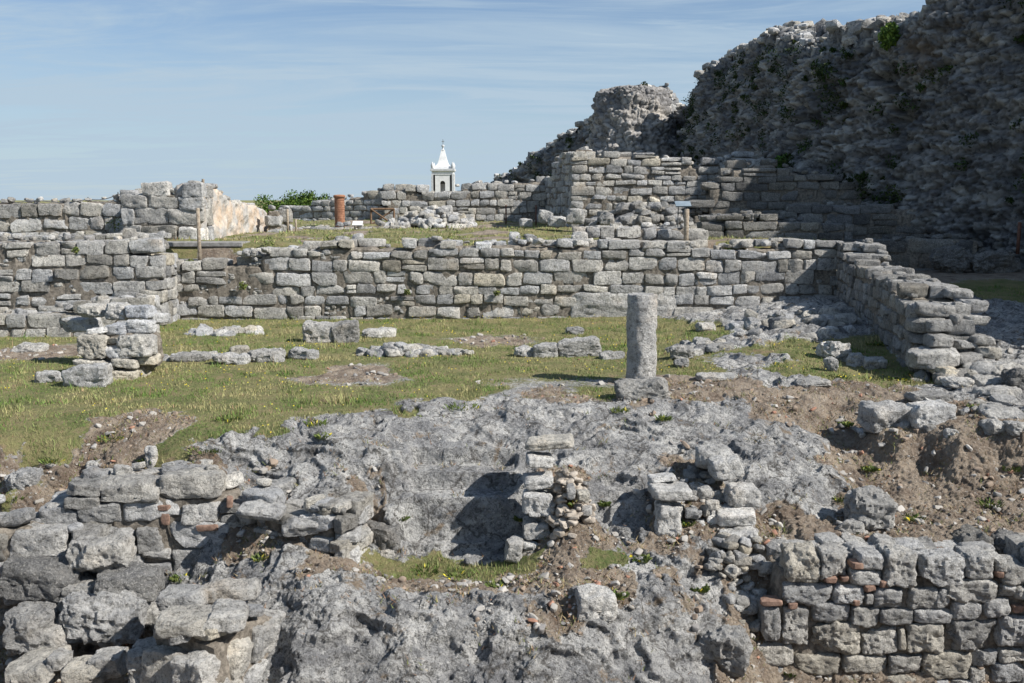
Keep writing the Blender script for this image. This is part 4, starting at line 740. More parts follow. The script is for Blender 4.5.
# loose stones elsewhere: box in pixels, depth of the stone, material, label
LOOSE = [((577, 588, 615, 622), .35, 'palestone', 'pale squared stone resting on the rock lip below the tall stone stack', 'stone block'), ((700, 624, 748, 683), .4, 'stone', 'tan and white boulder at the bottom, left of the lower right wall', 'boulder'),
         ((853, 487, 898, 532), .4, 'stone', 'brown-grey pointed boulder lying alone on the soil slope', 'boulder'), ((838, 517, 868, 536), .2, 'palestone', 'small pale stone at the left foot of the pointed boulder', 'stone'),
         ((960, 527, 998, 560), .4, 'darkstone', 'dark rounded boulder on the soil behind the lower right wall', 'boulder'), ((996, 531, 1030, 561), .4, 'darkstone', 'dark boulder at the right edge, touching the rounded dark one', 'boulder'),
         ((918, 545, 958, 562), .3, 'palestone', 'flat pale stone left of the dark boulders behind the lower right wall', 'stone'), ((828, 538, 858, 553), .3, 'palestone', 'pale flat stone above the left end of the lower right wall', 'stone'),
         ((866, 403, 916, 431), .45, 'stone', 'long grey block overhanging the soil bank', 'stone block'), ((914, 402, 955, 426), .4, 'palestone', 'whitish speckled block right of the long overhanging block', 'stone block'),
         ((925, 423, 938, 434), .15, 'palestone', 'small round stone under the whitish speckled block', 'stone'), ((946, 428, 960, 440), .15, 'palestone', 'small squared stone under the right end of the whitish block', 'stone'),
         ((988, 420, 1014, 440), .3, 'stone', 'grey stone sticking out of the bank near the right edge', 'stone'), ((1012, 420, 1030, 436), .3, 'palestone', 'pale stone on the bank at the right edge', 'stone'),
         ((948, 376, 976, 388), .35, 'stone', 'low grey stone before the foot of the cross wall', 'stone'), ((976, 376, 1012, 391), .4, 'stone', 'wide flat grey stone right of the low one before the cross wall', 'stone'),
         ((984, 361, 1004, 374), .3, 'stone', 'grey block just under the right end of the cross wall', 'stone block'), ((1012, 369, 1034, 392), .4, 'darkstone', 'dark rounded boulder at the right edge beyond the cross wall', 'boulder'),
         ((912, 390, 957, 402), .35, 'stone', 'long flat grey slab above the whitish speckled block', 'slab'), ((982, 386, 1024, 398), .4, 'palestone', 'flat pale slab at the right edge above the bank', 'slab'), ((988, 407, 1030, 419), .4, 'stone', 'long slab lying along the top of the bank at the right edge', 'slab'), ((998, 396, 1022, 406), .3, 'stone', 'thin grey slab between the two flat slabs at the right edge', 'slab'),
         ((302, 322, 332, 343), .4, 'palestone', 'pale squared block on the lawn, left one of the pair before the long wall', 'stone block'), ((331, 321, 357, 343), .4, 'stone', 'grey squared block on the lawn, right one of the pair before the long wall', 'stone block'),
         ((362, 328, 396, 338), .5, 'palestone', 'flat pale slab on the lawn right of the squared pair', 'slab'), ((534, 343, 558, 358), .35, 'palestone', 'pale squared stone, left of the longer block near the column', 'stone block'), ((558, 338, 600, 357), .35, 'stone', 'long grey block with white lichen lying on the lawn left of the column', 'stone block'),
         ((514, 346, 535, 357), .3, 'palestone', 'low rounded pale stone, leftmost of the short row left of the column', 'stone'), ((566, 327, 584, 335), .3, 'stone', 'small stone behind the row of blocks left of the column', 'stone'), ((600, 351, 624, 360), .3, 'stone', 'low stone in the grass just left of the column', 'stone'),
         ((62, 364, 104, 388), .45, 'palestone', 'white-faced squared block leaning on the ruined pier', 'stone block'), ((32, 370, 58, 383), .35, 'stone', 'low dark stone left of the white-faced block', 'stone'), ((6, 343, 40, 353), .4, 'palestone', 'flat white stone on the grass at the far left', 'stone'),
         ((210, 353, 246, 365), .4, 'palestone', 'flat pale slab on the lawn between the pier and the squared pair', 'slab'), ((244, 349, 282, 363), .4, 'palestone', 'whiter flat slab right of its neighbour on the left lawn', 'slab'), ((228, 346, 246, 354), .3, 'palestone', 'small pale stone behind the two flat slabs on the left lawn', 'stone'), ((170, 352, 208, 362), .4, 'stone', 'low grey slab just right of the ruined pier', 'slab'),
         ((288, 347, 316, 360), .3, 'stone', 'pitted low stone below the squared pair on the lawn', 'stone'), ((672, 345, 694, 360), .35, 'stone', 'jagged low stone right of the column', 'stone'), ((692, 338, 712, 350), .3, 'stone', 'jagged stone between the column and the rock slope', 'stone'), ((675, 358, 690, 368), .25, 'palestone', 'little pale stone right of the foot of the column', 'stone'),
         ((360, 523, 402, 552), .4, 'darkstone', 'rounded grey boulder at the back of the grassy hollow', 'boulder'), ((350, 530, 360, 540), .15, 'palestone', 'tiny pale stone beside the boulder in the grassy hollow', 'stone'), ((380, 548, 396, 560), .15, 'stone', 'small stone before the boulder in the grassy hollow', 'stone'),
         ((4, 468, 30, 492), .4, 'stone', 'half-buried brown stone on the left bank', 'boulder'), ((86, 460, 97, 472), .12, 'palestone', 'small pale upright stone on the left bank', 'stone'), ((144, 445, 156, 470), .14, 'palestone', 'thin pale stone standing above the left block wall', 'stone'),
         ((824, 340, 850, 362), .35, 'stone', 'rough stone at the left end of the low row under the cross wall', 'stone'), ((826, 357, 838, 372), .2, 'stone', 'small leaning stone below the left end of the low row', 'stone'), ((850, 353, 868, 368), .3, 'stone', 'middle stone of the low row under the cross wall', 'stone'), ((867, 357, 890, 371), .3, 'stone', 'right stone of the low row under the cross wall', 'stone'),
         ((800, 378, 832, 388), .35, 'palestone', 'flat pale slab on the gravel left of the cross wall', 'slab'), ((700, 372, 740, 382), .4, 'palestone', 'wide flat pale rock on the ground right of the column base', 'slab')]
for b, d, m, l, cat in LOOSE:
    nm = {'boulder': 'boulder', 'stone block': 'stone_block', 'slab': 'stone_slab', 'stone': 'loose_stone'}[cat]; sq = cat in ('stone block',)
    rock(nm, l, cat, b, None, d, m, 'loose stones lying about the ruins', k=8 if sq else 4, n=16, cuts=3 if sq else 5, corner=.08 if sq else .16, amp=.08 if sq else .13)
for b, l, y in (((938, 246, 974, 273), 'smaller dark boulder, left one of the two below the city wall', 27.2), ((974, 250, 1024, 276), 'largest dark boulder below the city wall at the right', 27.0)): rock('boulder', l, 'boulder', b, y, .8, 'darkstone', 'loose stones lying about the ruins', k=3, cuts=9, corner=.2, amp=.16)
for b, l, y in (((539, 210, 553, 222), 'small pale block on the terrace left of the tall wall corner', 33.5), ((567, 209, 584, 223), 'squared block at the foot of the tall wall corner', 32.5), ((600, 213, 614, 224), 'upright pale block before the terrace rubble heap', 32), ((520, 219, 532, 226), 'low grey stone on the terrace beside the dark opening', 34), ((549, 216, 566, 226), 'low brown stone between the two blocks at the tall wall corner', 33), ((335, 236, 348, 246), 'grey boulder on top of the long wall near the brick column', 25.0), ((352, 234, 362, 243), 'pale small boulder on top of the long wall near the brick column', 25.0), ((572, 232, 588, 244), 'grey block on top of the long wall, left of its upper strip', 24.9), ((509, 232, 520, 246), 'dark small stone on top of the long wall at its middle', 24.9), ((523, 235, 536, 246), 'pale small stone on top of the long wall at its middle', 24.9), ((440, 206, 452, 216), 'white stone on top of the terrace rubble mound', 37.6)):
    rock('loose_stone', l, 'stone', b, y, .4, 'stone', 'loose stones lying about the ruins', k=5, n=8, cuts=4, corner=.14)

heap('rubble_mound', 'pale rubble mound on the terrace below the church tower', 432, 226, 38, 1.6, 1.2, .75, 150, 1, (.15, .45), 'palestone')
heap('rubble_mound', 'brown rubble heap in front of the tall block wall', 645, 222, 33.2, 2.2, 1.0, .95, 260, 2, (.12, .42), 'grey_and_shade_stone')
heap('rubble_patch', 'row of broken grey rubble in the grass in the middle of the lawn', 402, 356, 18.9, .85, .28, .12, 70, 3, (.1, .28), 'palestone')
heap('rubble_patch', 'thin scatter of pale stones right of the middle rubble row', 450, 357, 18.9, .5, .15, .05, 26, 4, (.08, .2), 'palestone')
heap('rubble_patch', 'scattered broken stones in the grass right of the ruined pier', 190, 358, 18.4, .6, .4, .03, 24, 5, (.1, .25), 'palestone')
heap('rubble_patch', 'broken stones at the foot of the long wall on the left lawn', 225, 333, 22.0, .9, .5, .02, 24, 6, (.1, .3), 'palestone')
heap('rubble_patch', 'pitted rubble beside the column on its right', 700, 350, 18.6, .6, .5, .05, 26, 7, (.1, .32))
heap('rubble_patch', 'tumbled stones at the front foot of the cross wall', 975, 384, 15.3, .9, .5, .1, 50, 8, (.1, .3))
heap('rubble_patch', 'pile of small stones in the shaded gap left of the lower right wall', 738, 590, 10.7, .35, .4, .1, 60, 9, (.05, .16))
heap('rubble_patch', 'small stones between the two stubs at the right of the bedrock', 705, 530, 11.7, .4, .5, .03, 60, 10, (.04, .14))
heap('rubble_patch', 'broken stones at the top edge of the soil bank', 925, 420, 13.6, 1.1, .4, .03, 60, 12, (.05, .16))
heap('rubble_patch', 'flat broken stones on the rock slope under the right of the long wall', 780, 335, 20.5, 1.7, 1.8, .03, 45, 13, (.12, .36))

# ------------------------------------------------------------------ made things
def concrete_bench():
    rt = thing('concrete_channel', 'two long grey concrete slabs in the gap of the long wall', 'concrete slab'); a = W(156, 243, y=25.4); b = W(243, 243, y=25.4)
    m = MB(); m.box(a[0], b[0], 25.3, 26.1, a[2]-.09, a[2]+.02); m.build('upper_slab', 'concrete', rt, bevel=.012)
    m = MB(); m.box(a[0]+.05, b[0]-.1, 25.62, 25.9, 1.2, a[2]-.095); m.build('recess_wall', 'concrete', rt)
    m = MB(); z = W(156, 259, y=25.1)[2]; m.box(a[0], b[0]-.6, 24.95, 25.6, z-.14, z); m.build('lower_slab', 'concrete', rt, bevel=.012)
concrete_bench()
def post(label, px, py0, py1, y, r=.05, m='wood'):
    a = W(px, py1, y=y); z1 = W(px, py0, y=y)[2]; mb = MB(); mb.lathe((a[0], y, a[2]-.2), [(r*.01, 0), (r, .001), (r*.96, (z1-a[2]+.2)*.5), (r*.98, z1-a[2]+.19), (r*.7, z1-a[2]+.2), (.001, z1-a[2]+.2)], 10)
    o = mb.build('wooden_post', m, None, True); return tag(o, label, 'post')
post('tall pale wooden post before the concrete slabs', 200, 208, 262, 24.9, .05)
post('pale wooden post on the right end of the upper strip', 686, 209, 240, 24.98, .065)
post('slim dark post beside the shaded back wall', 288, 209, 230, 33.8, .04)
post('short thin post right of the slim dark one', 296, 219, 229, 34.5, .04)
post('rusty post at the right edge under the city wall', 1018, 222, 247, 28, .05, 'rust')
post('thin red-brown post at the dark opening, left one', 506, 205, 222, 40, .03, 'rust')
post('thin red-brown post at the dark opening, right one', 536, 205, 222, 40, .03, 'rust')
def brick_column():
    rt = thing('brick_column', 'round reddish-brown brick column on the upper terrace', 'column'); y = 37; a = W(340, 226, y=y); z1 = W(340, 197, y=y)[2]; z0 = a[2]-.1; h = z1-z0; r = 5.0*y/F; V = []; n = 28; prof = []
    nc = 18
    for i in range(nc): z = h*i/nc; prof += [(r, z+.006), (r, z+h/nc-.012), (r-.014, z+h/nc-.010), (r-.014, z+h/nc+.003)]
    mb = MB(); mb.lathe((a[0], y, z0), prof+[(.001, h)], n); mb.build('brick_shaft', 'tile', rt)
    mb = MB(); mb.lathe((a[0], y, z0+h), [(.001, -.02), (r+.03, -.018), (r+.04, .05), (r-.02, .08), (.001, .09)], n); mb.build('column_cap', 'tile', rt, True)
brick_column()
def gate():
    rt = thing('timber_gate', 'small crossed timber barrier before the back wall', 'gate'); y = 40; p = [W(px, py, y=y) for px, py in ((371, 209), (394, 209), (394, 225), (371, 225))]
    f = MB(); t = .045
    for i in range(4): a, b = p[i], p[(i+1) % 4]; f.tube(a, b, t)
    f.build('frame', 'rustwood', rt)
    for a, b, o in ((p[0], p[2], -.04), (p[1], p[3], .05)): f = MB(); f.tube((a[0], y+o, a[2]), (b[0], y+o, b[2]), t*.8); f.build('brace', 'rustwood', rt)
gate()
def sign(label, px0, px1, py0, py1, y, tilt, m='sign', foot=None, name='sign'):
    rt = thing(name, label, 'sign'); a = W(px0, py1, y=y); b = W(px1, py0, y=y+tilt); zf = foot if foot is not None else a[2]-.3
    V = [(a[0], y, a[2]), (b[0], y, a[2]), (b[0], y+tilt, b[2]), (a[0], y+tilt, b[2])]; V += [(x, q+.02, z-.03) for x, q, z in V]
    mk('panel', V, [(0, 1, 2, 3), (7, 6, 5, 4), (0, 4, 5, 1), (1, 5, 6, 2), (2, 6, 7, 3), (3, 7, 4, 0)], m, rt, None, False)
    for x in (a[0]+(b[0]-a[0])*.2, a[0]+(b[0]-a[0])*.8): mb = MB(); mb.tube((x, y+tilt*.5, zf), (x, y+tilt*.5, (a[2]+b[2])/2-.03), .015); mb.build('leg', 'metal', rt)
sign('small white information panel below the brick column, on the right', 352, 363, 221, 225, 35, .25, foot=1.6)
sign('white tilted information plate on top of the long wall at the right', 748, 762, 249, 254, 24.5, .16, foot=1.5)
sign('blue-grey information panel near the post on the upper strip', 676, 690, 201, 206, 31, .3, 'bluesign', foot=1.7)
def rope_fence():
    rt = thing('rope_fence', 'thin rope fence with small posts along the top of the left walls', 'fence'); P = [(-40, 207, 199), (38, 207, 198), (88, 205, 197), (118, 200, 192), (163, 193, 186), (203, 192, 179)]; tops = []
    for px, pb, pt in P:
        y = 28.9; a = W(px, pb, y=y); b = W(px, pt, y=y); mb = MB(); mb.tube(a-np.array([0, 0, .2]), b, .045 if px == 203 else .018); mb.build('post', 'wood' if px == 203 else 'metal', rt); tops.append(b)
    for dz in (-.06, -.16):
        mb = MB()
        for a, b in zip(tops[:-1], tops[1:]):
            pp = [a+(b-a)*t+np.array([0, 0, dz-.08*math.sin(math.pi*t)]) for t in np.linspace(0, 1, 9)]
            for q, w in zip(pp[:-1], pp[1:]): mb.tube(q, w, .017, 4)
        mb.build('rope', 'metal', rt)
rope_fence()
def handrail():
    rt = thing('cable_rail', 'thin cable rail along the top of the city wall', 'fence'); P = [(796, 31), (815, 27), (832, 22)]; tops = []
    for px, py in P: t = W(px, py, y=40.5-(px-796)*.08); mb = MB(); mb.tube(t-np.array([0, 0, 1.2]), t, .02); mb.build('post', 'metal', rt); tops.append(t)
    mb = MB()
    for a, b in zip(tops[:-1], tops[1:]): mb.tube(a, b, .015, 4)
    mb.build('cable', 'metal', rt)
handrail()
def church():
    y = 200.; s = y/F; c = W(442.5, 170, y=y); cx = c[0]; zc = c[2]; hw = 10.2*s; rt = thing('church_tower', 'white church bell tower with a pointed spire on the horizon', 'tower', loc=(cx, y+hw, 0)); z0 = 1.; zs = zc-11*s*2.6
    m = MB(); m.box(-hw, hw, -hw, hw, z0, zs); m.build('shaft', 'whitepaint', rt)
    zt = zc-2.2*s*1.6; ow = 2.5*s; t = .55; za = zc-13*s   # belfry walls arched on two sides; unseen two closed to darken the inside
    for k in range(4):
        out = [(-hw, zs), (-ow, zs)]+([(-ow, za)]+[(-ow*math.cos(q), za+ow*math.sin(q)) for q in np.linspace(.2, math.pi-.2, 9)]+[(ow, za), (ow, zs)] if k < 2 else [(ow, zs)])+[(hw, zs), (hw, zt), (-hw, zt)]
        ca, sa = math.cos(k*math.pi/2), math.sin(k*math.pi/2); import bmesh; bm = bmesh.new(); e = .003*k
        f = bm.faces.new([bm.verts.new((x*ca+(hw-e)*sa, x*sa-(hw-e)*ca, z)) for x, z in out]); r = bmesh.ops.extrude_face_region(bm, geom=[f]); bmesh.ops.translate(bm, vec=(-t*sa, t*ca, 0), verts=[v for v in r['geom'] if isinstance(v, bmesh.types.BMVert)]); bmesh.ops.recalc_face_normals(bm, faces=bm.faces)
        me = bpy.data.meshes.new('belfry_wall'); bm.to_mesh(me); bm.free(); me.materials.append(M['whitepaint']); o = bpy.data.objects.new('belfry_wall', me); C.objects.link(o); o.parent = rt
    m = MB(); m.lathe((0, 0, zc-13.5*s), [(.01, 1.3), (.25, 1.25), (.35, .8), (.45, .3), (.7, 0), (.01, 0)], 16); m.build('bell', 'metal', rt, True)
    for i in (-1, 1):
        for j in (-1, 1): m = MB(); m.box(i*hw-.2, i*hw+.2, j*hw-.2, j*hw+.2, z0, zt-.01); m.build('corner_pilaster', 'greytrim', rt)
    m = MB(); m.box(-hw*1.05, hw*1.05, -hw*1.05, hw*1.05, zc-.95, zc-.7); m.build('string_course', 'greytrim', rt)
    m = MB(); m.box(-hw*1.04, hw*1.04, -hw*1.04, hw*1.04, zc-.698, zc-.2); m.build('frieze', 'whitepaint', rt)
    m = MB(); m.box(-hw*1.18, hw*1.18, -hw*1.18, hw*1.18, zc-.198, zc+.25); m.build('cornice', 'greytrim', rt, bevel=.05)
    m = MB(); q = math.sqrt(2); m.lathe((0, 0, zc+.25), [(hw*.95*q, 0), (hw*.92*q, .35), (hw*.70*q, .55), (hw*.52*q, 1.0), (hw*.40*q, 1.7), (hw*.29*q, 2.6), (hw*.20*q, 3.4), (hw*.16*q, 3.8), (.01, 3.82)], 4, math.pi/4); m.build('spire', 'whitepaint', rt)
    m = MB(); m.lathe((0, 0, zc+3.75), [(.01, 0), (.42, .05), (.45, .2), (.2, .3), (.16, .8), (.32, .95), (.34, 1.1), (.1, 1.3), (.01, 1.35)], 12); m.build('finial', 'greytrim', rt, True)
    m = MB(); m.box(-.05, .05, -.05, .05, zc+5.0, zc+6.1); m.box(-.28, .28, -.046, .046, zc+5.6, zc+5.7); m.build('cross', 'metal', rt)
    for i in (-1, 1):
        for j in (-1, 1): m = MB(); m.lathe((i*hw*.98, j*hw*.98, zc+.25), [(.01, 0), (.3, .01), (.24, .3), (.32, .5), (.3, .7), (.08, 1.3), (.01, 1.35)], 10); m.build('pinnacle', 'greytrim', rt, True)
church()

# ------------------------------------------------------------------ vegetation
def leaves(n, cen, ext, size, cols, r, up=.3):
    """a cloud of leaf faces: returns verts, quads, tint"""
    q = r.normal(size=(n, 3)); q /= np.linalg.norm(q, axis=1, keepdims=True); q *= (r.random(n)**.45)[:, None]; c = np.array(cen)+q*np.array(ext)
    a = r.normal(size=(n, 3)); a[:, 2] += up; a /= np.linalg.norm(a, axis=1, keepdims=True); b = np.cross(a, r.normal(size=(n, 3))); b /= np.linalg.norm(b, axis=1, keepdims=True); s = (size*r.uniform(.6, 1.3, n))[:, None]
    V = np.stack([c-a*s, c+b*s*.45, c+a*s, c-b*s*.45], 1).reshape(-1, 3); t = np.repeat(np.array(cols)[r.integers(0, len(cols), n)]*r.uniform(.7, 1.3, (n, 1)), 4, 0); return V, np.arange(4*n).reshape(n, 4), t
def bush(label, px, pyt, y, w, h, seed, n=3200, col=((.9, 1, .8), (1.3, 1.25, .8), (.6, .75, .6)), name='shrub', size=.09):
    r = np.random.default_rng(seed); p = W(px, pyt, y=y); g = gz(p[0], y); rt = thing(name, label, 'shrub' if name == 'shrub' else 'tree', 'green shrubs behind the ruins', loc=(p[0], y, g)); H = p[2]-g; mb = MB(); Vs = []; Fs = []; Ts = []; k = 0
    mb.lathe((0, 0, -.1), [(.001, 0), (.07, .01), (.05, H*.4), (.03, H*.7), (.001, H*.72)], 8)
    for i in range(9):
        a = r.uniform(0, 6.28); q = r.uniform(.2, .75); c = np.array([math.cos(a)*w*q*.5, math.sin(a)*w*q*.4, H-h*r.uniform(.3, .9)]); mb.tube((0, 0, H*.35), c, .018)
        V, Fc, T = leaves(n//9, c, (w*.26, w*.26, h*.30), size, col, r); Vs.append(V); Fs.append(Fc+k); Ts.append(T); k += len(V)
    mb.build('trunk', 'bark', rt, True); mk('crown', np.concatenate(Vs), np.concatenate(Fs), 'leaf', rt, np.concatenate(Ts), False)
for px, pt, w, h, l in ((268, 191, 2.0, 1.5, 'leftmost bright green shrub behind the plastered wall'), (284, 189, 2.0, 1.6, 'second green shrub from the left behind the terrace'), (300, 190, 2.0, 1.3, 'third green shrub, low and spreading, behind the shaded wall'), (314, 186, 1.7, 1.5, 'rightmost green shrub with a taller tip behind the shaded wall')):
    bush(l, px, pt, 60, w*1.4, h*1.3, int(px))
# plants on the city wall
def wall_plants():
    r = np.random.default_rng(77); nv, nu, nf = cinfo; Vs = []; Fs = []; Ts = []; k = 0
    for (V, N_, (nv, nu, nf), cnt, y0) in ((CV, CN, cinfo, 520, 0), (CV2, CN2, ci2, 150, 0)):
        den = fbm(V*.5+4, 3)
        cand = [(r.integers(int(nf*.15), nf+12), r.integers(0, nu)) for _ in range(cnt*3)]; cand = [c for c in cand if den[c[0]*nu+c[1]]+.35*(c[0]/nf) > .22][:cnt]
        for j, i in cand:
            p = V[j*nu+i]; s = r.uniform(.12, .45)*(1 if j < nf-8 else .45); d = (.8+.3*r.random()); col = ((.30, .36, .24), (.42, .5, .3), (.22, .24, .18)) if r.random() < .75 else ((.55, .5, .32), (.4, .36, .26))
            v, f, t = leaves(70, p+N_[j*nu+i]*s*.25, (s, s, s*.8), .06, col, r); Vs.append(v); Fs.append(f+k); Ts.append(t*d); k += len(v)
    o = mk('creeping_plants', np.concatenate(Vs), np.concatenate(Fs), 'leaf', None, np.concatenate(Ts), False); tag(o, 'dark creeping plants and dry tufts rooted in the city wall', 'climbing plants', kind='stuff')
    i0 = np.argmin(np.abs(CV[:, 0]-(878-512)/F*CV[:, 1])+np.abs((EYE+(200-44)/F*CV[:, 1])-CV[:, 2])+10*(CN[:, 1] > .3)); p = CV[i0]
    v, f, t = leaves(700, p+np.array([-.15, -.3, 0]), (.32, .32, .42), .09, ((1.1, 1.15, .8), (1.7, 1.55, .9), (.7, .8, .6)), r); tag(mk('shrub', v, f, 'leaf', None, t, False), 'bright yellow-green shrub near the top of the city wall', 'shrub')
    i0 = np.argmin(np.abs(CV[:, 0]-(783-512)/F*CV[:, 1])+np.abs((EYE+(200-165)/F*CV[:, 1])-CV[:, 2])+10*(CN[:, 1] > .3)); p = CV[i0]
    v, f, t = leaves(420, p+np.array([-.15, -.3, 0]), (.45, .3, .35), .08, ((1., 1.3, .7), (.7, 1., .6)), r); tag(mk('shrub', v, f, 'leaf', None, t, False), 'dark green shrub halfway down the city wall', 'shrub')
wall_plants()
# blades of grass
def grass():
    r = np.random.default_rng(5)
    def layer(n, ylo, yhi, tl, tr, hh, ww, thr, dry):
        y = r.uniform(ylo, yhi, n); x = y*r.uniform(tl, tr, n); z, cv = ground(x, y); P = np.stack([x, y, x*0], 1)
        den = fbm(P*2.2, 3)*.45+fbm(P*9+4, 2)*.3; k = (cv[:, 0]+den*.75 > thr+.1) & (r.random(n) < .45+den*1.2)
        x, y, z, P = x[k], y[k], z[k], P[k]; n = len(x); a = r.uniform(0, 6.28, n); h = hh*r.uniform(.4, 1.4, n)*(1+1.1*np.maximum(fbm(P*1.5, 3), -.5)); w = ww*r.uniform(.6, 1.3, n); ln = r.uniform(.1, .9, n)*h; b = r.uniform(0, 6.28, n)
        V = np.stack([np.stack([x-np.cos(a)*w, y-np.sin(a)*w, z-.01], 1), np.stack([x+np.cos(a)*w, y+np.sin(a)*w, z-.01], 1), np.stack([x+np.cos(b)*ln, y+np.sin(b)*ln, z+h], 1)], 1).reshape(-1, 3)
        pat = np.clip(fbm(P*.9+30, 3)*1.5+.5+r.normal(size=n)*.25+dry, 0, 1)[:, None]; c = np.array([.13, .205, .05])*(1-pat)+np.array([.34, .31, .15])*pat; q = r.random(n)[:, None] < .06; c = np.where(q, np.array([.30, .20, .12]), c)*r.uniform(.7, 1.3, (n, 1))
        return V, np.repeat(c, 3, 0)
    L1 = layer(300000, 12.8, 24.6, -.66, .62, .034, .008, .5, .0); L2 = layer(110000, 9.6, 12.9, -.62, .62, .045, .005, .36, .15); L4 = layer(90000, 12.8, 24.6, -.66, .62, .10, .008, 1.0, -.15); L3 = layer(60000, 25.6, 48, -.6, .45, .06, .02, .55, .1)
    V = np.concatenate([L1[0], L2[0], L3[0], L4[0]]); T = np.concatenate([L1[1], L2[1], L3[1], L4[1]])
    o = mk('grass', V, np.arange(len(V)).reshape(-1, 3), 'blade', None, T, False); tag(o, 'short patchy green and straw-coloured grass over the lawn and terrace', 'grass', kind='stuff')
    n = 75000; y = r.uniform(9.0, 16, n); x = y*r.uniform(-.62, .62, n); z, cv = ground(x, y); den = fbm(np.stack([x, y, x*0], 1)*2.6+60, 3); k = (cv[:, 2]+cv[:, 1] > .6) & (den+.5*(cv[:, 1] > .5)+.25*(x < -2.5) > .30+.5*r.random(n)); x, y, z = x[k], y[k], z[k]; n = len(x)
    a = r.uniform(0, 6.28, n); b = r.uniform(0, 6.28, n); h = r.uniform(.01, .07, n); w = .006
    V = np.stack([np.stack([x-np.cos(a)*w, y-np.sin(a)*w, z], 1), np.stack([x+np.cos(a)*w, y+np.sin(a)*w, z], 1), np.stack([x+np.cos(b)*.05, y+np.sin(b)*.05, z+h], 1)], 1).reshape(-1, 3)
    c = np.array([(.14, .16, .05), (.33, .26, .14), (.25, .15, .09)])[r.integers(0, 3, n)]; o = mk('dry_weeds', V, np.arange(len(V)).reshape(-1, 3), 'blade', None, np.repeat(c, 3, 0), False); tag(o, 'sparse dry weeds and straw in the soil and rock cracks', 'weeds', kind='stuff')
    # little yellow flowers
    n = 2600; y = r.uniform(12.6, 24.4, n); x = y*r.uniform(-.6, .45, n); z, cv = ground(x, y); den = fbm(np.stack([x, y, x*0], 1)*.8+90, 3); k = (cv[:, 0] > .6) & (den > .12); x, y, z = x[k], y[k], z[k]; n = len(x); s = r.uniform(.006, .012, n); z = z+r.uniform(.03, .08, n)
    V = np.stack([np.stack([x-s, y, z], 1), np.stack([x, y-s, z-s*.5], 1), np.stack([x+s, y, z], 1), np.stack([x, y+s, z+s*.9], 1)], 1).reshape(-1, 3); c = np.array([(.70, .52, .03), (.65, .55, .08)])[r.integers(0, 2, n)]
    tag(mk('yellow_flowers', V, np.arange(len(V)).reshape(-1, 4), 'blade', None, np.repeat(c, 4, 0), False), 'tiny yellow flowers dotted through the grass', 'flowers', kind='stuff')
grass()
def pebbles():
    r = np.random.default_rng(6); n = 17000; y = 9.3+(r.random(n)**1.5)*15; x = y*r.uniform(-.6, .62, n); z, cv = ground(x, y); den = fbm(np.stack([x, y, x*0], 1)*1.3+7, 3); k = (cv[:, 1]*1.2+cv[:, 2]*.35+den*.5 > .62); x, y, z = x[k], y[k], z[k]
    st = Stones(r)
    for a, b, c in zip(x, y, z):
        d = .012+.07*r.random()**4.5; t = [(.33, .31, .28), (.40, .38, .35), (.28, .22, .17), (.22, .21, .2), (.36, .20, .14)][r.choice(5, p=[.36, .2, .2, .18, .06])]
        st.add((a, b, c+d*.04), (d*r.uniform(1, 1.9), d*r.uniform(.8, 1.4), d*r.uniform(.5, .9)), r.uniform(0, 3), (r.normal()*.4, r.normal()*.4), 3 if d < .04 else 5, 6, 6, .25, .10, t)
    tag(st.build('pebbles', 'pebble', None, 8, 1), 'loose pebbles and chips scattered over soil and rock', 'gravel', kind='stuff')
pebbles()
def weed(px, py, w, label, seed, kind=0):
    r = np.random.default_rng(seed); p = hit(px, py); rt_ = w*p[1]/F; n = 130 if kind == 0 else 170; Vs = []; T = []
    for i in range(n):
        a = r.uniform(0, 6.28); q = r.random()**.7*rt_*.5; b = p+np.array([math.cos(a)*q, math.sin(a)*q, -.01]); b[2] = min(b[2], p[2]); L_ = r.uniform(.03, .085)*(1 if kind else 1.3); d = np.array([math.cos(a)*r.uniform(.2, .9), math.sin(a)*r.uniform(.2, .9), r.uniform(.5, 1.3)]); d /= np.linalg.norm(d); s = np.cross(d, r.normal(size=3)); s /= np.linalg.norm(s); wd = L_*(.10 if kind == 0 else .26)
        tip = b+d*L_; tip[2] -= L_*.15; Vs += [b, b+d*L_*.55+s*wd, tip, b+d*L_*.55-s*wd]; c = np.array([(.11, .16, .04), (.17, .20, .06), (.08, .11, .03)][r.integers(0, 3)])*r.uniform(.8, 1.2)
        if r.random() < .05: c = np.array([.7, .58, .05])
        T += [c]*4
    V = np.array(Vs)-p; o = mk('weed_clump', V, np.arange(len(V)).reshape(-1, 4), 'blade', None, np.array(T), False); o.location = p; tag(o, label, 'weed', 'green weed clumps among the stones')
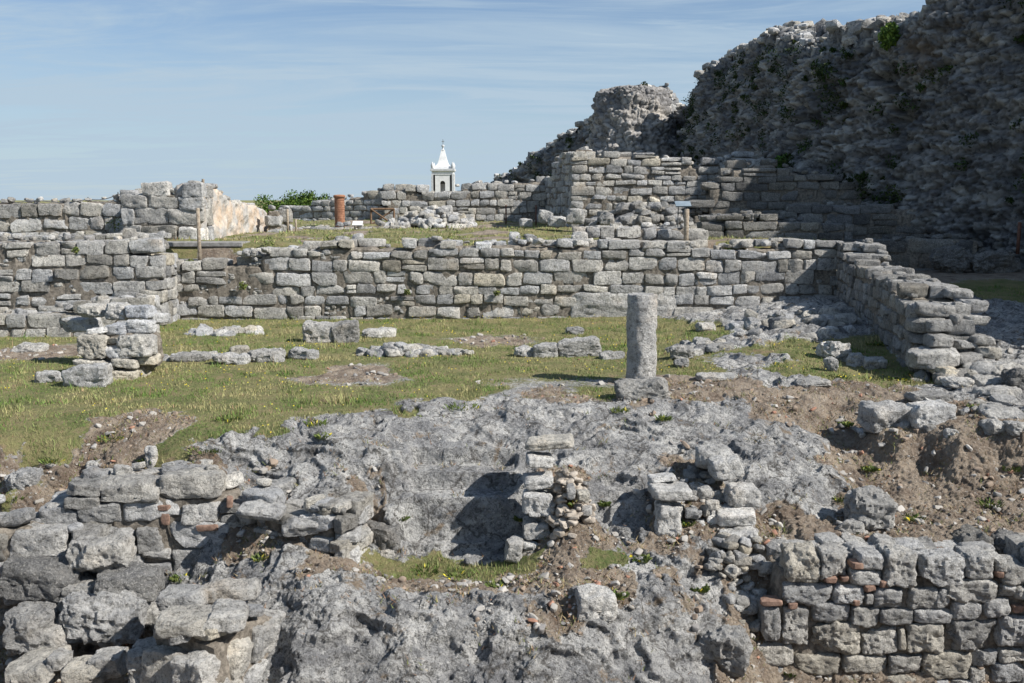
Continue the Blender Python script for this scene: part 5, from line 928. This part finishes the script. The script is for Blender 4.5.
for i, (px, py, w, l, k) in enumerate([(172, 614, 26, 'bright green weed between the heap of boulders and the pale wall stump', 1), (577, 505, 16, 'green weed on the mound right of the tall stone stack', 1), (562, 508, 14, 'weed rooted right against the tall stone stack', 1), (604, 505, 10, 'tiny weed on the rock between the stubs', 1), (612, 596, 30, 'spreading weed behind the pale stone on the rock lip', 1), (686, 524, 16, 'weed beside the split upright block', 1),
        (790, 674, 14, 'weed at the left foot of the lower right wall', 1), (460, 575, 34, 'weed in the middle of the grassy hollow', 0), (425, 572, 26, 'grass tuft at the left of the grassy hollow', 0), (500, 588, 26, 'weed at the right of the grassy hollow below the stack', 0), (10, 500, 30, 'green weed on the bank at the left edge', 0), (52, 462, 22, 'bright tuft on the left soil bank', 0), (165, 550, 12, 'small weed in the corner of the left block wall', 1),
        (905, 548, 26, 'weed behind the middle of the lower right wall', 0), (880, 552, 20, 'weed just left of the wider weed behind the lower right wall', 0), (950, 553, 12, 'weed left of the dark rounded boulder', 1), (845, 425, 14, 'dark weed at the left end of the soil bank', 1), (842, 500, 18, 'weed left of the pointed boulder on the slope', 0), (915, 520, 18, 'small weed on the soil slope right of the pointed boulder', 0),
        (900, 380, 40, 'patch of green weed before the foot of the cross wall', 1), (925, 376, 30, 'green weed in front of the cross wall end', 1), (838, 352, 14, 'weed above the low row under the cross wall', 1), (835, 378, 26, 'weed below the low row under the cross wall', 0), (880, 345, 26, 'dark weed in the shade of the cross wall', 1), (975, 408, 12, 'weed between slabs near the right edge', 1), (972, 365, 10, 'small weed growing on the end of the cross wall', 1),
        (40, 330, 22, 'yellow-flowered weed by the low footing at the far left', 1), (55, 332, 16, 'green weed right of the yellow-flowered one at the far left', 1), (62, 375, 18, 'dark weed between the pier and the low dark stone', 1), (180, 580, 16, 'weed on the bedrock above the pale wall stump', 0), (260, 560, 12, 'weed in the red soil of the rubble bank', 0), (400, 520, 12, 'dry tuft on the bedrock above the hollow', 0), (316, 425, 22, 'green tuft at the upper left edge of the bedrock', 0), (322, 438, 12, 'small tuft in a crack near the upper left edge of the bedrock', 0), (462, 408, 36, 'grass tongue lying on the top edge of the bedrock', 0), (620, 412, 16, 'small tuft on top of the bedrock below the flat stone', 0), (664, 420, 16, 'dry reddish tuft on the bedrock right of the flat stone', 0), (110, 440, 26, 'broad green tuft in the middle of the left soil bank', 0), (150, 462, 22, 'tuft at the foot of the left soil bank', 0), (205, 452, 34, 'broad grass tuft between the soil bank and the bedrock', 0), (870, 470, 14, 'small weed under the overhang of the soil bank', 1), (990, 505, 24, 'weed on the soil slope near the right edge', 0), (1010, 470, 16, 'weed high on the soil slope at the right edge', 0), (640, 560, 18, 'weed between the two pale stacks in the middle', 1), (700, 590, 16, 'weed in the stones left of the lower right wall', 1), (520, 520, 10, 'dark weed at the left foot of the tall stone stack', 1), (230, 420, 26, 'thick tuft where the lawn meets the bedrock on the left', 0)]):
    weed(px, py, w, l, 300+i, k)

def wall_weed(px, py, y, w, label, seed):
    r = np.random.default_rng(seed); p = W(px, py, y=y); v, f, t = leaves(90, (0, 0, 0), (w*y/F*.5, w*y/F*.4, w*y/F*.45), .035, ((.10, .15, .035), (.2, .22, .06), (.07, .09, .03)), r)
    o = mk('weed_clump', v, f, 'blade', None, t, False); o.location = p; tag(o, label, 'weed', 'green weed clumps among the stones')
for i, (px, py, w, y, l) in enumerate([(243, 286, 10, 24.3, 'leafy weed in the long wall right of the concrete slabs'), (268, 243, 16, 25.2, 'weed on the terrace edge above the left part of the long wall'), (330, 240, 18, 25.2, 'wide weed on the long wall near the brick column'), (138, 217, 12, 28.3, 'weed in the corner of the block wall under the rope fence'), (115, 224, 18, 28.0, 'low weed on the footing under the rope fence'),
        (407, 292, 7, 24.3, 'small weed growing in the face of the long wall left of its middle'), (497, 293, 7, 24.3, 'small weed growing in the face of the long wall near its middle'), (521, 240, 12, 24.9, 'weed on the crown of the long wall at its middle'), (75, 250, 8, 22.7, 'tiny weed in the far left forward wall'), (190, 262, 8, 24.6, 'weed at the foot of the tall pale post'), (728, 246, 9, 24.9, 'weed on the long wall beside the tilted white plate'), (455, 232, 26, 27, 'green patch on the terrace edge above the middle of the long wall')]):
    wall_weed(px, py, y, w, l, 700+i)
